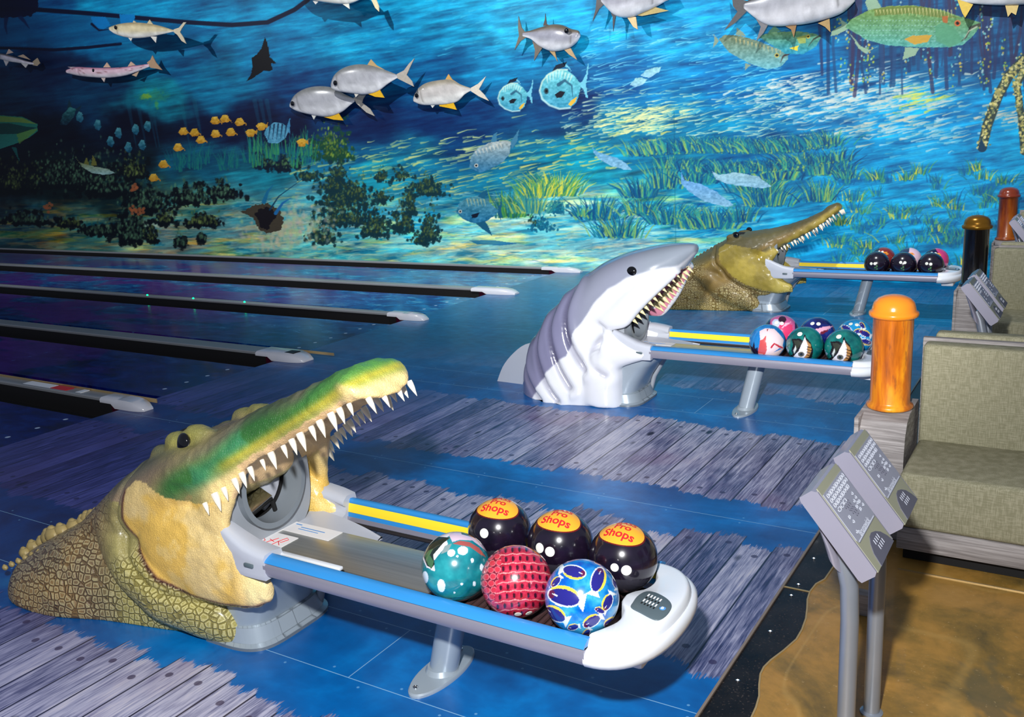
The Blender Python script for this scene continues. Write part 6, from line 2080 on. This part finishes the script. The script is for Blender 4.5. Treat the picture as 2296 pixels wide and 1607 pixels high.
mount('tarpon cut by the top edge with dark forked tail, right of the small tarpon', .17,
      [(1500, 0), (1480, -30), (1440, -50), (1400, -50), (1365, -30), (1348, -10)], [(1494, 2), (1470, 16), (1440, 30), (1410, 40), (1378, 34), (1348, 4)],
      [('tail_fin', [(1352, -14), (1340, -24), (1336, 20), (1329, 48), (1344, 20), (1356, 8)], (60, 54, 54)), ('anal_fin', [(1366, 20), (1374, 38), (1375, 70), (1380, 40), (1384, 30)], (50, 50, 56)),
       ('pelvic_fin', [(1406, 38), (1420, 60), (1430, 66), (1426, 38)], (206, 180, 130)), ('pectoral_fin', [(1424, 34), (1462, 14), (1500, 24), (1470, 30), (1440, 36)], (170, 150, 90))],
      ((96, 92, 90), (160, 158, 168), (216, 216, 218)), .32)
mount('largest tarpon, cut by the top edge above the painted tarpon', .20,
      [(1920, -6), (1890, -60), (1820, -80), (1760, -60), (1710, -20), (1668, 6)], [(1916, 4), (1890, 28), (1850, 44), (1790, 56), (1720, 56), (1668, 20)],
      [('tail_fin', [(1676, 2), (1650, -4), (1640, -20), (1644, 14), (1654, 26), (1624, 68), (1650, 50), (1676, 24)], (90, 88, 88)), ('anal_fin', [(1690, 34), (1706, 60), (1696, 92), (1712, 74), (1722, 56)], (120, 118, 120)),
       ('pelvic_fin', [(1756, 56), (1774, 66), (1780, 84), (1786, 56)], (150, 116, 76)), ('pectoral_fin', [(1834, 52), (1850, 60), (1862, 72), (1860, 42)], (170, 140, 90))],
      ((72, 70, 68), (168, 168, 174), (226, 224, 226)), .30)
mount('white bellied fish with yellow fins cut by the top right corner', .17,
      [(2360, -20), (2300, -50), (2230, -50), (2180, -20), (2150, -4)], [(2360, 0), (2300, 10), (2240, 12), (2180, 8), (2150, 0)],
      [('anal_fin', [(2146, -2), (2158, 30), (2164, 40), (2182, 10)], (226, 190, 60)), ('pelvic_fin', [(2254, 12), (2260, 38), (2268, 28), (2278, 34), (2284, 12)], (220, 190, 110))],
      ((150, 146, 140), (206, 204, 204), (236, 236, 236)), .35)
# ------------------------------------------------------------------ keypad kiosks
M_KBOX = M('kiosk_silver', (150, 148, 164), .38, metal=.25, var=.04, coat=.15)
M_KFACE = M('kiosk_khaki', (150, 150, 128), .45, var=.03)
M_KPAD = M('keypad_grey', (148, 150, 164), .4, var=.02)
M_KEY = M('key_outline', (216, 220, 232), .4, var=.02)
M_KTXT = M('key_dark', (92, 92, 106), .4)
M_KSTEM = M('kiosk_stem', (150, 156, 166), .32, metal=.55, coat=.1)
KU = Vector((.62, 0, -.785)).normalized()      # down the face
KV = Vector((0, 1, 0))
KN = KV.cross(KU) * -1
if KN.x < 0: KN = -KN
KL, KW, KT = .263, .222, .050


def kiosk():
    t = thing('keypad_kiosk', '', 'kiosk', (0, 0, 0))
    # local origin: floor under the stem; the top near corner of the face sits at (-.07, 0, .874) from it
    O = Vector((-.10, -.08, .874))

    def f(u, v, d=0.0):
        return tuple(O + KU * u + KV * v + KN * d)
    mb = MB()
    prof = [(0, -KT), (.012, -KT - .004), (KL - .01, -KT - .004), (KL, -KT), (KL, -.010), (KL - .008, 0), (.012, 0), (0, -.012)]
    mb.rings([[f(u, v, d) for u, d in prof] for v in (0, .004, KW - .004, KW)])
    box = mb.build('case', M_KBOX, t, sharp=30)
    mb = MB(); mb.rings([[f(u, v, d) for u, v in [(.004, .008), (KL - .004, .008), (KL - .004, KW - .008), (.004, KW - .008)]] for d in (-.002, .0012)])
    fc = mb.build('face_plate', M_KFACE, box, smooth=False)
    mb = MB(); mb.rings([[f(u, v, d) for u, v in [(.026, .012), (.166, .012), (.176, .020), (.176, KW - .016), (.166, KW - .008), (.026, KW - .012)]] for d in (.001, .0035)])
    kp = mb.build('keypad', M_KPAD, fc, smooth=False)

    def frame(mb, u0, v0, du, dv, w=.0014):
        z0, z1 = .0034, .0042
        for a, b, c, d in ((u0, v0, u0 + w, v0 + dv), (u0 + du - w, v0, u0 + du, v0 + dv), (u0, v0, u0 + du, v0 + w), (u0, v0 + dv - w, u0 + du, v0 + dv)):
            mb.rings([[f(p, q, dd) for p, q in [(a, b), (c, b), (c, d), (a, d)]] for dd in (z0, z1)])
    mb = MB()
    for r_, u0 in enumerate((.032, .0465, .061)):
        for k in range(10):
            if r_ == 2 and k > 8: continue
            frame(mb, u0, .026 + k * .0182, .0115, .0135, .0022)
    for k in range(3): frame(mb, .077, .030 + k * .030, .0115, .024, .0022)
    for u0, v0 in ((.084, .168), (.098, .172), (.112, .176), (.126, .182), (.100, .148), (.110, .158), (.114, .140), (.126, .150), (.112, .058), (.128, .062), (.150, .040)):
        frame(mb, u0, v0, .009, .012, .0022)
    mb.build('keys', M_KEY, kp, smooth=False)
    mb = MB()
    for r_, (u0, cnt) in enumerate(((.092, 4), (.104, 3), (.116, 3), (.128, 2))):
        for k in range(cnt):
            cu, cv = u0 + .004 * k * 0, .100 + (k - (cnt - 1) / 2) * .0135 + r_ * .006
            q = np.linspace(0, 2 * PI, 17)[:-1]
            mb.rings([[f(cu + .0058 * kk * math.cos(a), cv + .0048 * kk * math.sin(a), dd) for a in q] for kk, dd in ((1, .0034), (1, .0042), (.72, .0042), (.72, .0034))], caps=False)
    mb.build('pin_keys', M_KTXT, kp)
    # maker's lettering along the lower edge of the keypad
    V_, F_ = text_verts('Brunswick', .5)
    mb = MB(); sx_ = .026
    mb.add([f(.166 - y * .045 - .002, .085 + (x + 0) * .052 + .02, .0038) for x, y in [(v.x, v.y) for v in V_]], F_)
    mb.rings([[f(u, v, dd) for u, v in [(.1715, .02), (.1735, .02), (.1735, .20), (.1715, .20)]] for dd in (.0034, .0041)])
    mb.build('lettering', M_KEY, kp, smooth=False)
    mb = MB()
    q = [(KL - .004, .045), (.225, .052), (.205, .070), (.192, .095), (.190, .120), (.198, .148), (.212, .175), (.235, .198), (KL - .004, .212)]
    mb.rings([[f(u, v, d) for u, v in q] for d in (.001, .003)])
    lp = mb.build('palm_rest', M_KTXT, fc, smooth=False)
    mb = MB()
    for k in range(4):
        for r_ in range(2): mb.rings([[f(u, v, dd) for u, v in [(.205 + r_ * .018, .098 + k * .015 + r_ * .008), (.218 + r_ * .018, .098 + k * .015 + r_ * .008), (.218 + r_ * .018, .101 + k * .015 + r_ * .008), (.205 + r_ * .018, .101 + k * .015 + r_ * .008)]] for dd in (.0028, .0036)])
    mb.build('logo_bars', M_KEY, lp, smooth=False)
    # neck and bent stem
    mb = MB(); rings = []
    for u, d, w_, h_ in ((.03, -KT - .001, .05, .02), (.10, -KT - .022, .052, .03), (.17, -KT - .045, .045, .035), (.205, -KT - .062, .038, .032)):
        c = Vector(f(u, KW / 2 - .02, d))
        rings.append([tuple(c + KV * w_ * math.cos(a) + KU * h_ * math.sin(a) * 1.2) for a in np.linspace(0, 2 * PI, 21)[:-1]])
    mb.rings(rings); mb.build('neck', M_KBOX, t)
    c = Vector(f(.16, KW / 2 - .02, -KT - .03))
    mb = MB(); mb.tube([tuple(c), (c.x + .022, c.y, c.z - .05), (c.x + .04, c.y - .005, c.z - .12), (c.x + .045, c.y - .008, c.z - .22), (c.x + .045, c.y - .01, .004)], [.022, .023, .024, .024, .024], 24)
    mb.build('stem', M_KSTEM, t)
    mb = MB(); mb.lathe([(.034, 0), (.034, .004), (.03, .006), (.026, .008)], 32, c=(c.x + .045, c.y - .01, 0)); mb.build('base_plate', M_KSTEM, t)
    return t


k0 = kiosk()
spots_ = [(-.552 + .10, 2.305 + .08, 'silver keypad kiosk nearest the camera, in front of its twin'), (-.542 + .10, 2.634 + .08, 'silver keypad kiosk just behind the nearest one, by the olive bench'),
          (-.55 + .10, 5.62 + .08, 'distant keypad kiosk behind the front bench, nearer one of the pair'), (-.55 + .10, 5.93 + .08, 'distant keypad kiosk behind the front bench, farther one of the pair'),
          (-.56 + .10, 8.93 + .08, 'farthest kiosk pair by the red post, nearer one'), (-.56 + .10, 9.22 + .08, 'farthest kiosk pair by the red post, farther one')]
for i, (x, y, lab) in enumerate(spots_):
    o = k0 if i == 0 else copy_tree(k0)
    o.location = (x, y, -.006)
    tag(o, lab, 'kiosk', 'keypad kiosks beside the lanes')
# second kiosk reads slightly higher
# ------------------------------------------------------------------ benches, arm blocks and pier posts
g = G('olive_weave')
P = g.pos()
wv = g.math('ADD', g.noise(g.map(P, (260, 260, 26)), 1, 2), g.noise(g.map(P, (26, 26, 260)), 1, 2))
g.set(base=g.mix(g.step(wv, .8, 1.25), lin((130, 127, 102)), lin((154, 150, 126))), rough=.85, spec=.2)
g.bump(wv, .25, .002)
M_OLIVE = g.m
g = G('weathered_wood')
P = g.pos()
gr = g.noise(g.map(P, (3, 12, 60)), 1, 5, .7, .4); gr2 = g.noise(g.map(P, (2, 30, 160)), 1, 3)
g.set(base=g.ramp(g.math('ADD', g.math('MULTIPLY', gr, .7), g.math('MULTIPLY', gr2, .3)), [(.3, lin((92, 86, 84))), (.5, lin((140, 134, 132))), (.65, lin((176, 170, 168))), (.8, lin((206, 200, 198)))]), rough=.7)
g.bump(gr, .3, .003)
M_WOOD = g.m


def bench(Y, label, x1=2.2):
    t = thing('bench', label, 'bench', (-.58, Y, 0), group='olive benches facing the lanes')
    x0 = 0.0; X1 = x1 + .58
    off = (.0, .0, 0)
    # front of the seat is at Y - .43
    MB().box((x0 + .02, -.40, -.004), (X1, .0, .055)).build('recessed_plinth', MAT['hole_black'], t, smooth=False)
    MB().box((x0, -.45, .055), (X1, .02, .15), .004).build('base_board', M_WOOD, t, sharp=30)
    MB().box((x0, -.455, .15), (X1, .04, .385), .022, seg=3).build('seat_cushion', M_OLIVE, t, sharp=60)
    MB().box((x0 + .0, .0, .34), (X1, .10, .815), .018, seg=3).build('back_cushion', M_OLIVE, t, sharp=60)
    MB().box((x0 - .015, .10, .0), (X1, .135, .825), .004).build('back_board', M_WOOD, t, sharp=30)
    MB().box((x0 + .03, .135, .30), (X1, .215, .842), .018, seg=3).build('rear_cushion', M_OLIVE, t, sharp=60)
    return t


bench(4.26, 'olive upholstered bench with weathered wood trim at the right edge, nearest the camera')
bench(7.42, 'olive upholstered bench behind the second kiosk pair, beside the black post')
bench(10.05, 'farthest olive bench beside the red brown post at the mural', 1.6)


def armblock(Y, label, front=True):
    t = thing('bench_end', label, 'bench end', (-.70, Y, 0), group='weathered wood bench ends under the posts')
    pf = [(-.20, -.004), (-.20, .38), (-.185, .46), (-.15, .51), (-.09, .535), (.14, .54), (.16, .52), (.16, -.004)]
    mb = MB(); mb.rings([[(x, u, v) for u, v in pf] for x in (-.10, .10)])
    mb.build('side_board', M_WOOD, t, sharp=30)
    mb = MB(); mb.box((-.104, -.21, .0), (-.085, .165, .53), .003); mb.build('edge_board', M_WOOD, t)
    return t


armblock(4.22, 'weathered wood bench end carrying the bright orange post')
armblock(7.46, 'weathered wood bench end carrying the black post')
armblock(10.20, 'weathered wood bench end carrying the red brown post')


def post(x, Y, z0, h, label, body, cap, name):
    t = thing('pier_post', label, 'post', (x, Y, z0), group='round posts on the bench ends')
    mb = MB(); mb.lathe([(.094, 0), (.098, .006), (.096, .016), (.086, .022), (.083, .03), (.083, h - .10), (.086, h - .095)], 40)
    mb.build('shaft', body, t, sharp=50)
    mb = MB(); mb.lathe([(.086, h - .100), (.098, h - .094), (.102, h - .084), (.100, h - .074), (.090, h - .068), (.088, h - .055), (.082, h - .034), (.066, h - .016), (.040, h - .005), (.01, h)], 40)
    mb.build('domed_cap', cap, t, sharp=60)
    return t


g = G('orange_glaze')
P = g.pos()
n = g.noise(g.map(P, (7, 7, 1.5)), 1, 5, .6, .6); n2 = g.noise(g.map(P, (26, 26, 6)), 1, 4, .7)
b_ = g.ramp(n, [(.36, lin((150, 74, 16))), (.48, lin((196, 104, 20))), (.58, lin((230, 146, 24))), (.72, lin((240, 176, 40)))])
b_ = g.mix(g.math('MULTIPLY', g.step(n2, .56, .68), .6), b_, lin((128, 70, 36)))
g.set(base=b_, rough=.3, coat=.5)
M_ORG = g.m
M_ORGC = M('orange_cap_glaze', (232, 134, 28), .2, coat=.8, var=.12, scale=8)
g = G('red_brown_glaze')
P = g.pos(); n = g.noise(g.map(P, (9, 9, 2)), 1, 4, .6)
g.set(base=g.ramp(n, [(.35, lin((84, 26, 10))), (.5, lin((140, 62, 16))), (.7, lin((178, 100, 24)))]), rough=.3, coat=.4)
M_RB = g.m
post(-.695, 4.20, .54, .50, 'bright orange glazed post with domed cap, nearest the camera', M_ORG, M_ORGC, 'orange')
post(-.70, 7.46, .54, .51, 'glossy black post with brass coloured cap beside the second bench', M('black_glaze', (14, 12, 14), .18, coat=.8, var=.2), M('brass_cap', (150, 104, 30), .25, metal=.7, var=.1), 'black')
post(-.70, 10.20, .54, .50, 'red brown glazed post with domed cap against the mural', M_RB, M('red_cap', (132, 50, 22), .25, coat=.5), 'red')
# small offcut block and patterned board at the foot of the kiosks
p = on_z(1890, 1368)
t = thing('wood_block', 'small pale wood block on the floor behind the nearest kiosk stem', 'block', (p.x + .02, p.y, -.006))
MB().box((-.03, 0, 0), (.12, .05, .085), .003).build('block', M_WOOD, t)
